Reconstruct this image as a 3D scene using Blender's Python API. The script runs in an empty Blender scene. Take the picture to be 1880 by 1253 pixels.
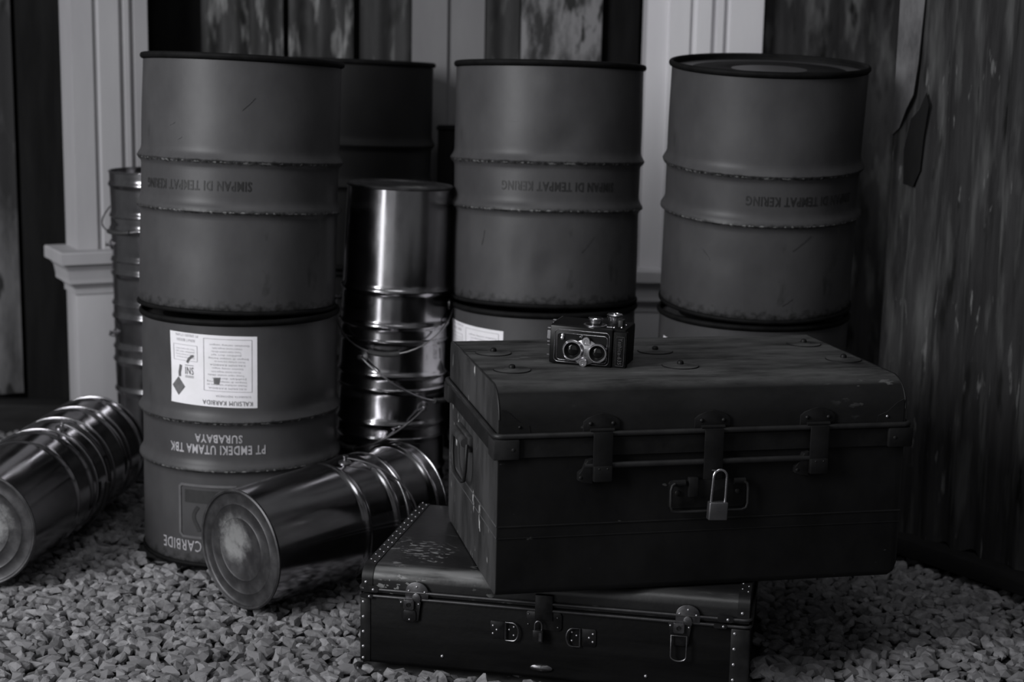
import bpy, bmesh, math, random
import numpy as np
from mathutils import Matrix, Vector, noise
random.seed(7); np.random.seed(7)
R = math.radians
scene = bpy.context.scene
col = scene.collection

# ------------------------------------------------------------------ camera, light, exposure
TH, RO, EYE = 0.17749, 0.01972, 1.04
Fv = Vector((0, math.cos(TH), -math.sin(TH))); Rv = Vector((1, 0, 0)); Uv = Rv.cross(Fv)
R2 = Rv*math.cos(RO) + Uv*math.sin(RO); U2 = Uv*math.cos(RO) - Rv*math.sin(RO)
cam_data = bpy.data.cameras.new('camera'); cam = bpy.data.objects.new('camera', cam_data); col.objects.link(cam)
m = Matrix.Identity(4)
for i in range(3):
    m[i][0], m[i][1], m[i][2] = R2[i], U2[i], -Fv[i]
m[2][3] = EYE
cam.matrix_world = m
cam_data.sensor_width = 36.0; cam_data.lens = 36.0*2880/1880
cam_data.clip_start = 0.05; cam_data.clip_end = 60
cam_data.dof.use_dof = True; cam_data.dof.focus_distance = 2.66; cam_data.dof.aperture_fstop = 3.6
scene.camera = cam

world = bpy.data.worlds.new('world'); scene.world = world; world.use_nodes = True
bg = world.node_tree.nodes['Background']; bg.inputs[0].default_value = (0.95, 0.97, 1.0, 1); bg.inputs[1].default_value = 0.11

def area(name, loc, target, sx, sy, power):
    l = bpy.data.lights.new(name, 'AREA'); l.shape = 'RECTANGLE'; l.size = sx; l.size_y = sy; l.energy = power
    l.color = (0.97, 0.98, 1.0)
    o = bpy.data.objects.new(name, l); col.objects.link(o)
    o.location = loc
    o.rotation_euler = (Vector(target)-Vector(loc)).to_track_quat('-Z', 'Y').to_euler()
    return o
area('open_side_daylight', (-2.75, 0.6, 1.95), (-0.2, 3.2, 0.5), 1.15, 2.0, 122)
area('door_gap_daylight', (-2.12, 0.22, 0.50), (-0.25, 3.4, 0.5), 0.42, 0.95, 6)
area('low_daylight', (-1.15, -0.3, 0.8), (-0.2, 3.3, 0.6), 1.2, 1.5, 1.7)
area('overhead_fill', (0.0, 1.3, 3.6), (0.3, 3.0, 0.2), 1.6, 1.2, 19)  # added overhead fill to lift the floor and lower right wall

scene.view_settings.view_transform = 'Standard'
scene.view_settings.look = 'None'
scene.view_settings.exposure = 0.0
scene.view_settings.gamma = 1.0
scene.view_settings.use_curve_mapping = False

# ------------------------------------------------------------------ materials
MATS = {}
def g(v, tint=0.0):
    return (v*(1+tint*0.5), v, v*(1+tint), 1)
def mat(name, c1, c2=None, rough=0.5, metal=0.0, scale=(6, 6, 6), detail=6, lo=0.35, hi=0.65, bump=0.0, bump_scale=60,
        chips=None, rough2=None, coords='Object', spec=0.5, extra=None):
    """paint or metal whose tone wanders between c1 and c2; chips=(colour, scale vec, threshold) adds small worn flecks"""
    mt = bpy.data.materials.new(name); mt.use_nodes = True
    nt = mt.node_tree; n = nt.nodes; L = nt.links
    b = n['Principled BSDF']; b.inputs['Roughness'].default_value = rough; b.inputs['Metallic'].default_value = metal
    b.inputs['Specular IOR Level'].default_value = spec
    tc = n.new('ShaderNodeTexCoord')
    out = None
    if c2 is None:
        b.inputs['Base Color'].default_value = g(c1, 0.04)
    else:
        mp = n.new('ShaderNodeMapping'); mp.inputs['Scale'].default_value = scale
        L.new(tc.outputs[coords], mp.inputs[0])
        nz = n.new('ShaderNodeTexNoise'); nz.inputs['Scale'].default_value = 1; nz.inputs['Detail'].default_value = detail
        nz.inputs['Roughness'].default_value = 0.62
        L.new(mp.outputs[0], nz.inputs['Vector'])
        rp = n.new('ShaderNodeValToRGB'); rp.color_ramp.elements[0].position = lo; rp.color_ramp.elements[1].position = hi
        rp.color_ramp.elements[0].color = g(c1, 0.05); rp.color_ramp.elements[1].color = g(c2, 0.03)
        L.new(nz.outputs['Fac'], rp.inputs[0])
        out = rp.outputs[0]
        if rough2 is not None:
            mr = n.new('ShaderNodeMapRange'); mr.inputs[1].default_value = lo; mr.inputs[2].default_value = hi
            mr.inputs[3].default_value = rough; mr.inputs[4].default_value = rough2
            L.new(nz.outputs['Fac'], mr.inputs[0]); L.new(mr.outputs[0], b.inputs['Roughness'])
    if chips:
        for ch_ in chips:
            cc, csc, th = ch_[:3]; wid = ch_[3] if len(ch_) > 3 else 0.035
            mp2 = n.new('ShaderNodeMapping'); mp2.inputs['Scale'].default_value = csc
            L.new(tc.outputs[coords], mp2.inputs[0])
            n2 = n.new('ShaderNodeTexNoise'); n2.inputs['Scale'].default_value = 1; n2.inputs['Detail'].default_value = 4
            L.new(mp2.outputs[0], n2.inputs['Vector'])
            r2 = n.new('ShaderNodeValToRGB'); r2.color_ramp.elements[0].position = th; r2.color_ramp.elements[1].position = min(1.0, th+wid)
            L.new(n2.outputs['Fac'], r2.inputs[0]); fac = r2.outputs[0]
            if len(ch_) > 4:
                n4 = n.new('ShaderNodeTexNoise'); n4.inputs['Scale'].default_value = ch_[4]; n4.inputs['Detail'].default_value = 2
                L.new(tc.outputs[coords], n4.inputs['Vector'])
                r4 = n.new('ShaderNodeValToRGB'); r4.color_ramp.elements[0].position = 0.48; r4.color_ramp.elements[1].position = 0.60
                L.new(n4.outputs['Fac'], r4.inputs[0])
                mm = n.new('ShaderNodeMath'); mm.operation = 'MULTIPLY'; L.new(fac, mm.inputs[0]); L.new(r4.outputs[0], mm.inputs[1]); fac = mm.outputs[0]
            mx = n.new('ShaderNodeMix'); mx.data_type = 'RGBA'
            L.new(fac, mx.inputs[0])
            if out is None:
                mx.inputs[6].default_value = g(c1, 0.04)
            else:
                L.new(out, mx.inputs[6])
            mx.inputs[7].default_value = g(cc)
            out = mx.outputs[2]
    if out is not None:
        L.new(out, b.inputs['Base Color'])
    if bump:
        n3 = n.new('ShaderNodeTexNoise'); n3.inputs['Scale'].default_value = bump_scale; n3.inputs['Detail'].default_value = 5
        L.new(tc.outputs[coords], n3.inputs['Vector'])
        bp = n.new('ShaderNodeBump'); bp.inputs['Strength'].default_value = bump; bp.inputs['Distance'].default_value = 0.004
        L.new(n3.outputs['Fac'], bp.inputs['Height']); L.new(bp.outputs[0], b.inputs['Normal'])
    MATS[name] = mt
    if extra: extra(nt, b, tc)
    return mt

def drum_wear(nt, b, tc):
    """scuffed dirt along the two rolling hoops and the bottom seam of a drum, by height on the drum"""
    n = nt.nodes; L = nt.links
    src = b.inputs['Base Color'].links[0].from_socket
    sep = n.new('ShaderNodeSeparateXYZ'); L.new(tc.outputs['Object'], sep.inputs[0])
    nz = n.new('ShaderNodeTexNoise'); nz.inputs['Scale'].default_value = 95; nz.inputs['Detail'].default_value = 5
    L.new(tc.outputs['Object'], nz.inputs['Vector'])
    tot = None
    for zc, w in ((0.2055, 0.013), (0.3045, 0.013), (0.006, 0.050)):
        s = n.new('ShaderNodeMath'); s.operation = 'SUBTRACT'; L.new(sep.outputs[2], s.inputs[0]); s.inputs[1].default_value = zc
        a = n.new('ShaderNodeMath'); a.operation = 'ABSOLUTE'; L.new(s.outputs[0], a.inputs[0])
        mr = n.new('ShaderNodeMapRange'); mr.inputs[1].default_value = 0; mr.inputs[2].default_value = w
        mr.inputs[3].default_value = 1; mr.inputs[4].default_value = 0; L.new(a.outputs[0], mr.inputs[0])
        if tot is None: tot = mr.outputs[0]
        else:
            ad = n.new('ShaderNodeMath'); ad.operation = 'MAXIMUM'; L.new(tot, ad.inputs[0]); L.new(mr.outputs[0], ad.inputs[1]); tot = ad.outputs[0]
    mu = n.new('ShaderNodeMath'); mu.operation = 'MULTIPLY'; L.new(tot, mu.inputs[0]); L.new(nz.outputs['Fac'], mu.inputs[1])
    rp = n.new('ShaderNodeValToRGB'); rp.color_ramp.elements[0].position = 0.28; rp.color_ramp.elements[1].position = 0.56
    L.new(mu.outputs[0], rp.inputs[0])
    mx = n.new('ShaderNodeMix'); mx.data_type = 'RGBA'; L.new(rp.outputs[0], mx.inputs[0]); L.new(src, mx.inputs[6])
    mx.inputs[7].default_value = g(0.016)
    n5 = n.new('ShaderNodeTexNoise'); n5.inputs['Scale'].default_value = 130; n5.inputs['Detail'].default_value = 3
    L.new(tc.outputs['Object'], n5.inputs['Vector'])
    up = n.new('ShaderNodeMapRange'); up.inputs[1].default_value = 0.10; up.inputs[2].default_value = 0.12; L.new(sep.outputs[2], up.inputs[0])
    u5 = n.new('ShaderNodeMath'); u5.operation = 'MULTIPLY'; L.new(tot, u5.inputs[0]); L.new(up.outputs[0], u5.inputs[1])
    m5 = n.new('ShaderNodeMath'); m5.operation = 'MULTIPLY'; L.new(u5.outputs[0], m5.inputs[0]); L.new(n5.outputs['Fac'], m5.inputs[1])
    r5 = n.new('ShaderNodeValToRGB'); r5.color_ramp.elements[0].position = 0.50; r5.color_ramp.elements[1].position = 0.58; L.new(m5.outputs[0], r5.inputs[0])
    x5 = n.new('ShaderNodeMix'); x5.data_type = 'RGBA'; L.new(r5.outputs[0], x5.inputs[0]); L.new(mx.outputs[2], x5.inputs[6]); x5.inputs[7].default_value = g(0.16)
    L.new(x5.outputs[2], b.inputs['Base Color'])

def chalk(nt, b, tc):
    """pale powder dried on the middle of a pail base"""
    n = nt.nodes; L = nt.links
    src = b.inputs['Base Color'].links[0].from_socket
    mp = n.new('ShaderNodeMapping'); mp.inputs['Location'].default_value = (-0.02, -0.018, 0); mp.inputs['Scale'].default_value = (1, 1, 0)
    L.new(tc.outputs['Object'], mp.inputs[0])
    ln = n.new('ShaderNodeVectorMath'); ln.operation = 'LENGTH'; L.new(mp.outputs[0], ln.inputs[0])
    mr = n.new('ShaderNodeMapRange'); mr.inputs[1].default_value = 0.02; mr.inputs[2].default_value = 0.075; mr.inputs[3].default_value = 1; mr.inputs[4].default_value = 0
    L.new(ln.outputs[1], mr.inputs[0])
    nz = n.new('ShaderNodeTexNoise'); nz.inputs['Scale'].default_value = 38; nz.inputs['Detail'].default_value = 7; nz.inputs['Roughness'].default_value = 0.7
    L.new(tc.outputs['Object'], nz.inputs['Vector'])
    mu = n.new('ShaderNodeMath'); mu.operation = 'MULTIPLY'; L.new(mr.outputs[0], mu.inputs[0]); L.new(nz.outputs['Fac'], mu.inputs[1])
    rp = n.new('ShaderNodeValToRGB'); rp.color_ramp.elements[0].position = 0.22; rp.color_ramp.elements[1].position = 0.52; L.new(mu.outputs[0], rp.inputs[0])
    mx = n.new('ShaderNodeMix'); mx.data_type = 'RGBA'; L.new(rp.outputs[0], mx.inputs[0]); L.new(src, mx.inputs[6]); mx.inputs[7].default_value = g(0.22)
    L.new(mx.outputs[2], b.inputs['Base Color'])
    md = n.new('ShaderNodeMath'); md.operation = 'SUBTRACT'; md.inputs[0].default_value = 0.7; L.new(rp.outputs[0], md.inputs[1]); md.use_clamp = True
    L.new(md.outputs[0], b.inputs['Metallic'])

def dust(nt, b, tc):
    """grey dust and scuffs lying on the upward faces of the trunk lid"""
    n = nt.nodes; L = nt.links
    src = b.inputs['Base Color'].links[0].from_socket
    sp = n.new('ShaderNodeSeparateXYZ'); L.new(tc.outputs['Normal'], sp.inputs[0])
    mr = n.new('ShaderNodeMapRange'); mr.inputs[1].default_value = 0.80; mr.inputs[2].default_value = 1.0; L.new(sp.outputs[2], mr.inputs[0])
    mp = n.new('ShaderNodeMapping'); mp.inputs['Scale'].default_value = (6, 22, 10); L.new(tc.outputs['Object'], mp.inputs[0])
    nz = n.new('ShaderNodeTexNoise'); nz.inputs['Scale'].default_value = 1; nz.inputs['Detail'].default_value = 9; nz.inputs['Roughness'].default_value = 0.68
    L.new(mp.outputs[0], nz.inputs['Vector'])
    rp = n.new('ShaderNodeValToRGB'); rp.color_ramp.elements[0].position = 0.30; rp.color_ramp.elements[1].position = 0.80; L.new(nz.outputs['Fac'], rp.inputs[0])
    mu = n.new('ShaderNodeMath'); mu.operation = 'MULTIPLY'; L.new(mr.outputs[0], mu.inputs[0]); L.new(rp.outputs[0], mu.inputs[1])
    mx = n.new('ShaderNodeMix'); mx.data_type = 'RGBA'; L.new(mu.outputs[0], mx.inputs[0]); L.new(src, mx.inputs[6]); mx.inputs[7].default_value = g(0.13)
    L.new(mx.outputs[2], b.inputs['Base Color'])

def case_sheen_wear(nt, b, tc):
    """painted highlight on the rubbed front edge, and worn pale flecks, towards the left end of the lid"""
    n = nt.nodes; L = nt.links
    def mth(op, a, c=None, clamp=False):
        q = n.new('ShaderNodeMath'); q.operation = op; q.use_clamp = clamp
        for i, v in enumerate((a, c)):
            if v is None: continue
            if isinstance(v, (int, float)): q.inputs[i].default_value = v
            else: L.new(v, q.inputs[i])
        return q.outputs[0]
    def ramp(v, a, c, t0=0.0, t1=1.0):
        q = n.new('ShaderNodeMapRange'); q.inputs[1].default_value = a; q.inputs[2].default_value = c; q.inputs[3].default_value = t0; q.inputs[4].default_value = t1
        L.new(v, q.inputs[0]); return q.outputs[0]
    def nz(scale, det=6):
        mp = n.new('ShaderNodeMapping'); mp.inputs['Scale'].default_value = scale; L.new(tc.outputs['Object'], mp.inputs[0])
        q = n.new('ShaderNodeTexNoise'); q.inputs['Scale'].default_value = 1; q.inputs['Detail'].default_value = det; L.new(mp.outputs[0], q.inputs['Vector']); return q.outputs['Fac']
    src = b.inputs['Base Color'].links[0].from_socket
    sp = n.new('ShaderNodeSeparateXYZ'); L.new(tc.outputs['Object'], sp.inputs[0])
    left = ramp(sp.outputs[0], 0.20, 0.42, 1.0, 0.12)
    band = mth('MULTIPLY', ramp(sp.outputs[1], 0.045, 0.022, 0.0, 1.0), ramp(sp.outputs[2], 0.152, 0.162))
    edge = mth('MULTIPLY', mth('MULTIPLY', left, band), ramp(nz((9, 60, 60)), 0.30, 0.60))  # highlight along the rounded front edge, put into the colour
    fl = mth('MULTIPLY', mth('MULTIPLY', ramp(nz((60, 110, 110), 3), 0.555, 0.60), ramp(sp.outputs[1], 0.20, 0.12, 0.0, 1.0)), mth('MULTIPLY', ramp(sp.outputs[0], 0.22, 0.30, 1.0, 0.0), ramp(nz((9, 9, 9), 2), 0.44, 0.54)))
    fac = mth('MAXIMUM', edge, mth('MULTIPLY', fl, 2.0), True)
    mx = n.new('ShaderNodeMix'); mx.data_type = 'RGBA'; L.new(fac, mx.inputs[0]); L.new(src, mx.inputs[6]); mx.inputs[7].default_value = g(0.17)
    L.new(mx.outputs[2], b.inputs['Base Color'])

def island_tone(nt, b, tc):
    n = nt.nodes; L = nt.links
    ge = n.new('ShaderNodeNewGeometry'); oi = n.new('ShaderNodeObjectInfo')
    ad = n.new('ShaderNodeMath'); ad.operation = 'ADD'; L.new(ge.outputs['Random Per Island'], ad.inputs[0]); L.new(oi.outputs['Random'], ad.inputs[1])
    fr = n.new('ShaderNodeMath'); fr.operation = 'FRACT'; L.new(ad.outputs[0], fr.inputs[0])
    mr = n.new('ShaderNodeMapRange'); mr.inputs[3].default_value = 0.62; mr.inputs[4].default_value = 1.25; L.new(fr.outputs[0], mr.inputs[0])
    src = b.inputs['Base Color'].links[0].from_socket
    hs = n.new('ShaderNodeHueSaturation'); L.new(src, hs.inputs['Color']); L.new(mr.outputs[0], hs.inputs['Value'])
    L.new(hs.outputs[0], b.inputs['Base Color'])

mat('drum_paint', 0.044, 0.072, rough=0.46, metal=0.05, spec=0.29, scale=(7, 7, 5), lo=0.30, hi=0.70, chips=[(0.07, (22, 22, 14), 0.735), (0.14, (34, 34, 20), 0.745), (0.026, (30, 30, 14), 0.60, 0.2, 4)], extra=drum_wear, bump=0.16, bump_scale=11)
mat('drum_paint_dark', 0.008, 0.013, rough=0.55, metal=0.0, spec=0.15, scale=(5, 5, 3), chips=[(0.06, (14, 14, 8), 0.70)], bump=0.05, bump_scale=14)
mat('scratch_metal', 0.09, 0.05, rough=0.5, metal=0.4, scale=(60, 60, 60))
mat('drum_rim', 0.003, 0.007, rough=0.7, metal=0.0, spec=0.12, scale=(30, 30, 30))
mat('drum_cap', 0.004, 0.009, rough=0.7, metal=0.0, spec=0.12, scale=(8, 8, 8))
mat('stencil_dark', 0.008, 0.024, rough=0.6, scale=(60, 60, 60))
mat('stencil_white', 0.40, 0.20, rough=0.6, scale=(70, 70, 70), lo=0.45, hi=0.75)
mat('label_paper', 0.85, 0.78, rough=0.6, scale=(20, 20, 20))
mat('label_ink', 0.10, 0.16, rough=0.6, scale=(60, 60, 60))
mat('label_grey_ink', 0.36, 0.5, rough=0.6, scale=(90, 90, 90))
mat('badge_dark', 0.014, 0.022, rough=0.6, scale=(50, 50, 50))
mat('badge_relief', 0.11, 0.16, rough=0.45, metal=0.4, scale=(20, 20, 20))
mat('tin', 0.26, 0.42, rough=0.13, metal=1.0, scale=(10, 10, 5), rough2=0.24, bump=0.035, bump_scale=9)
mat('tin_scuffed', 0.055, 0.11, rough=0.45, metal=0.7, scale=(24, 24, 24), lo=0.4, hi=0.75, extra=chalk, rough2=0.6, bump=0.12, bump_scale=30)
mat('wire', 0.25, 0.35, rough=0.35, metal=1.0, scale=(40, 40, 40))
mat('dark_grip', 0.015, 0.03, rough=0.55, scale=(40, 40, 40))
mat('trunk_paint', 0.0035, 0.009, rough=0.6, spec=0.15, scale=(7, 7, 5), rough2=0.62, chips=[(0.05, (40, 40, 90), 0.72)], bump=0.10, bump_scale=35)
mat('trunk_side_lit_paint', 0.009, 0.042, rough=0.62, scale=(14, 14, 5), detail=9, lo=0.38, hi=0.62, chips=[(0.40, (60, 60, 20), 0.64, 0.03, 8), (0.006, (12, 12, 7), 0.66, 0.1)], bump=0.12, bump_scale=30)
mat('trunk_top_paint', 0.004, 0.011, rough=0.6, spec=0.2, scale=(6, 14, 9), extra=dust, chips=[(0.09, (24, 70, 60), 0.62, 0.06, 5)], bump=0.12, bump_scale=35)
mat('trunk_metal', 0.005, 0.011, rough=0.5, metal=0.1, spec=0.25, scale=(18, 18, 18), bump=0.1, bump_scale=80)
mat('trunk_edge_metal', 0.010, 0.024, rough=0.5, metal=0.2, spec=0.35, scale=(18, 18, 18), chips=[(0.3, (60, 60, 60), 0.74)])
mat('crease_pale', 0.04, 0.085, rough=0.6, scale=(20, 20, 20))  # paler tone for the creases on the left end
mat('lock_brass', 0.14, 0.20, rough=0.42, metal=0.9, scale=(30, 30, 30))
mat('lock_steel', 0.62, 0.74, rough=0.2, metal=1.0, scale=(30, 30, 30))
mat('case_leather', 0.0025, 0.006, rough=0.5, spec=0.15, scale=(4, 40, 40), bump=0.12, bump_scale=70)
mat('case_lid_leather', 0.005, 0.013, rough=0.36, scale=(7, 16, 16), extra=case_sheen_wear, chips=[(0.03, (25, 60, 60), 0.62, 0.1, 5)], bump=0.12, bump_scale=60)
mat('case_trim', 0.004, 0.014, rough=0.42, metal=0.0, spec=0.3, scale=(20, 20, 20))
mat('case_bead', 0.035, 0.07, rough=0.40, metal=0.6, scale=(20, 20, 20))
mat('rivet_metal', 0.40, 0.55, rough=0.35, metal=0.9, scale=(60, 60, 60))
mat('latch_metal', 0.09, 0.24, rough=0.35, metal=1.0, scale=(40, 40, 40))
mat('latch_dark', 0.012, 0.03, rough=0.4, metal=0.7, scale=(40, 40, 40))
mat('camera_body', 0.0025, 0.005, rough=0.6, spec=0.12, scale=(90, 90, 90), bump=0.25, bump_scale=450)
mat('camera_black', 0.003, 0.005, rough=0.35, spec=0.2, scale=(30, 30, 30))
mat('chrome', 0.74, 0.84, rough=0.16, metal=1.0, scale=(60, 60, 60))
mat('chrome_soft', 0.46, 0.58, rough=0.26, metal=1.0, scale=(60, 60, 60))
mat('lens_glass', 0.002, 0.003, rough=0.06, scale=(3, 3, 3), spec=0.4)
mat('nameplate_ink', 0.06, 0.09, rough=0.4, metal=0.5, scale=(90, 90, 90))
mat('gravel', 0.13, 0.25, rough=0.85, scale=(60, 60, 60), extra=island_tone, bump=0.4, bump_scale=160)
mat('ground_soil', 0.02, 0.05, rough=0.95, scale=(30, 30, 30))
mat('white_paint', 0.34, 0.42, rough=0.6, scale=(5, 5, 1.2))
mat('lit_white_paint', 0.60, 0.70, rough=0.6, scale=(5, 5, 1.2))  # white paint raised to hold the stronger light on the right trim
mat('grey_and_shade', 0.13, 0.17, rough=0.6, scale=(5, 5, 1.2))  # middle trim's shadow painted in as grey; the ground strip is plainly grey
mat('rust_sheet', 0.008, 0.04, rough=0.75, scale=(13, 13, 2.2), lo=0.42, hi=0.70, chips=[(0.20, (34, 34, 7), 0.54, 0.14), (0.006, (12, 12, 5), 0.54, 0.1)], bump=0.2, bump_scale=40)
mat('rust_sheet_dark', 0.012, 0.03, rough=0.8, scale=(17, 17, 2.2), chips=[(0.09, (38, 38, 7), 0.56, 0.14), (0.005, (14, 14, 5), 0.58, 0.1)], bump=0.2, bump_scale=40)
mat('rust_sheet_right', 0.014, 0.034, rough=0.85, spec=0.2, scale=(40, 40, 3), detail=9, chips=[(0.085, (34, 34, 4.2), 0.50, 0.24), (0.006, (36, 36, 6), 0.60, 0.12), (0.13, (80, 80, 14), 0.62, 0.08, 6)], bump=0.2, bump_scale=40)
mat('rust_sheet_pale', 0.018, 0.045, rough=0.85, spec=0.2, scale=(22, 22, 2.4), chips=[(0.11, (28, 28, 6), 0.52, 0.2), (0.006, (24, 24, 7), 0.60, 0.12)], bump=0.2, bump_scale=40)
mat('peeling_board', 0.02, 0.20, rough=0.8, scale=(16, 16, 5), lo=0.42, hi=0.58, chips=[(0.012, (22, 22, 7), 0.56, 0.06)], bump=0.2, bump_scale=40)
mat('weathered_left', 0.02, 0.11, rough=0.8, scale=(7, 7, 2.0), lo=0.42, hi=0.6, chips=[(0.008, (8, 8, 3), 0.58)], bump=0.2, bump_scale=40)
mat('black_wood', 0.003, 0.008, rough=0.85, spec=0.15, scale=(20, 20, 2.5), bump=0.2, bump_scale=50)
mat('beam_wood', 0.008, 0.016, rough=0.85, spec=0.2, scale=(6, 6, 30), bump=0.3, bump_scale=40)
mat('flashing', 0.055, 0.13, rough=0.8, spec=0.2, scale=(22, 22, 8), bump=0.1, bump_scale=40)

# ------------------------------------------------------------------ mesh helpers
I4 = Matrix.Identity(4)
def T(x=0, y=0, z=0): return Matrix.Translation((x, y, z))
def RX(a): return Matrix.Rotation(a, 4, 'X')
def RY(a): return Matrix.Rotation(a, 4, 'Y')
def RZ(a): return Matrix.Rotation(a, 4, 'Z')

class MB:
    def __init__(s): s.bm = bmesh.new()
    def _xf(s, vs, M):
        for v in vs: v.co = M @ v.co
    def box(s, x0, x1, y0, y1, z0, z1, bev=0.0, seg=2, M=I4):
        vs = [s.bm.verts.new(p) for p in ((x0, y0, z0), (x1, y0, z0), (x1, y1, z0), (x0, y1, z0), (x0, y0, z1), (x1, y0, z1), (x1, y1, z1), (x0, y1, z1))]
        fs = [s.bm.faces.new([vs[i] for i in f]) for f in ((3, 2, 1, 0), (4, 5, 6, 7), (0, 1, 5, 4), (1, 2, 6, 5), (2, 3, 7, 6), (3, 0, 4, 7))]
        s._xf(vs, M)
        if bev > 0:
            es = list({e for f in fs for e in f.edges})
            bmesh.ops.bevel(s.bm, geom=es, offset=bev, segments=seg, profile=0.5, affect='EDGES')
        return s
    def lathe(s, prof, seg=32, M=I4, warp=None, cap0=True, cap1=True, a0=0.0, a1=None):
        full = a1 is None; a1 = a0 + 2*math.pi if full else a1
        n = seg if full else seg+1
        rings = []
        for r, z in prof:
            ring = []
            for i in range(n):
                a = a0 + (a1-a0)*i/seg
                rr = r if warp is None else r + warp(a, z)
                ring.append(s.bm.verts.new(M @ Vector((rr*math.cos(a), rr*math.sin(a), z))))
            rings.append(ring)
        for k in range(len(prof)-1):
            for i in range(n if full else seg):
                j = (i+1) % n
                s.bm.faces.new((rings[k][i], rings[k][j], rings[k+1][j], rings[k+1][i]))
        if full and cap0: s.bm.faces.new(list(reversed(rings[0])))
        if full and cap1: s.bm.faces.new(rings[-1])
        return s
    def tube(s, pts, r, seg=10, closed=False, M=I4, flat=1.0):
        pts = [Vector(p) for p in pts]; n = len(pts); rings = []
        up = None
        for i, p in enumerate(pts):
            if closed: d = (pts[(i+1) % n]-pts[i-1]).normalized()
            else: d = (pts[min(i+1, n-1)]-pts[max(i-1, 0)]).normalized()
            if up is None:
                up = Vector((0, 0, 1)) if abs(d.z) < 0.9 else Vector((0, 1, 0))
            a = d.cross(up)
            if a.length < 1e-6: a = d.orthogonal()
            a.normalize(); up = a.cross(d).normalized()
            rings.append([s.bm.verts.new(M @ (p + a*(r*math.cos(t)) + up*(r*flat*math.sin(t)))) for t in [2*math.pi*k/seg for k in range(seg)]])
        for i in range(n if closed else n-1):
            A, B = rings[i], rings[(i+1) % n]
            for k in range(seg):
                s.bm.faces.new((A[k], A[(k+1) % seg], B[(k+1) % seg], B[k]))
        if not closed:
            s.bm.faces.new(list(reversed(rings[0]))); s.bm.faces.new(rings[-1])
        return s
    def prism(s, outline, z0, z1, M=I4, bev=0.0):
        a = [s.bm.verts.new(M @ Vector((x, y, z0))) for x, y in outline]
        b = [s.bm.verts.new(M @ Vector((x, y, z1))) for x, y in outline]
        n = len(outline)
        fs = [s.bm.faces.new(list(reversed(a))), s.bm.faces.new(b)]
        fs += [s.bm.faces.new((a[i], a[(i+1) % n], b[(i+1) % n], b[i])) for i in range(n)]
        if bev:
            bmesh.ops.bevel(s.bm, geom=list(fs[1].edges), offset=bev, segments=2, profile=0.5, affect='EDGES')
        return s
    def dome(s, r, h, M=I4, seg=14, k=4):
        prof = [(r*math.cos(math.pi/2*i/k), h*math.sin(math.pi/2*i/k)) for i in range(k)]
        prof.append((r*0.02, h))
        return s.lathe(prof, seg, M)
    def build(s, name, material, parent=None, angle=35, fix=True):
        if fix: bmesh.ops.recalc_face_normals(s.bm, faces=s.bm.faces)
        me = bpy.data.meshes.new(name); s.bm.to_mesh(me); s.bm.free()
        me.materials.append(MATS[material])
        for p in me.polygons: p.use_smooth = True
        me.set_sharp_from_angle(angle=R(angle))
        o = bpy.data.objects.new(name, me); col.objects.link(o)
        if parent: o.parent = parent
        return o

def thing(name, label, cat, M=I4, group=None):
    o = bpy.data.objects.new(name, None); col.objects.link(o); o.empty_display_size = 0.05
    o.matrix_world = M; o['label'] = label; o['category'] = cat
    if group: o['group'] = group
    return o
def struct(o):
    o['kind'] = 'structure'; return o
def round_rect(x0, x1, y0, y1, r, n=5):
    out = []
    for cx, cy, a in ((x1-r, y0+r, -90), (x1-r, y1-r, 0), (x0+r, y1-r, 90), (x0+r, y0+r, 180)):
        for i in range(n+1):
            t = R(a + 90*i/n); out.append((cx+r*math.cos(t), cy+r*math.sin(t)))
    return out
def copy_tree(o, parent=None):
    c = o.copy(); col.objects.link(c)
    if parent: c.parent = parent
    for ch in list(o.children): copy_tree(ch, c)
    return c
XZ = RX(R(90))          # local x,y outline -> world x,z ; local +z -> world -y (towards the viewer)

def text_geo(body, size, squeeze=1.0, bold=0.0):
    """glyph triangles of the built-in font: verts centred on the text box, faces"""
    cu = bpy.data.curves.new('lettering_curve', 'FONT'); cu.body = body; cu.size = size
    cu.align_x = 'CENTER'; cu.align_y = 'CENTER'; cu.resolution_u = 2; cu.space_character = 1.12; cu.offset = bold
    o = bpy.data.objects.new('lettering_curve', cu); col.objects.link(o)
    dg = bpy.context.evaluated_depsgraph_get(); dg.update()
    me = bpy.data.meshes.new_from_object(o.evaluated_get(dg))
    vs = [(v.co.x*squeeze, v.co.y) for v in me.vertices]; fs = [tuple(p.vertices) for p in me.polygons]
    bpy.data.objects.remove(o); bpy.data.curves.remove(cu); bpy.data.meshes.remove(me)
    if vs:
        cx = (min(v[0] for v in vs)+max(v[0] for v in vs))/2; cy = (min(v[1] for v in vs)+max(v[1] for v in vs))/2
        vs = [(x-cx, y-cy) for x, y in vs]
    return vs, fs
def mesh_from(name, verts, faces, material, parent):
    me = bpy.data.meshes.new(name); me.from_pydata(verts, [], faces); me.update()
    me.materials.append(MATS[material])
    o = bpy.data.objects.new(name, me); col.objects.link(o)
    if parent: o.parent = parent
    return o

# ------------------------------------------------------------------ setting: ground, walls, trims
floor = MB().box(-3.2, 3.2, -0.6, 4.6, -0.12, -0.016).build('floor', 'ground_soil'); struct(floor)

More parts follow.
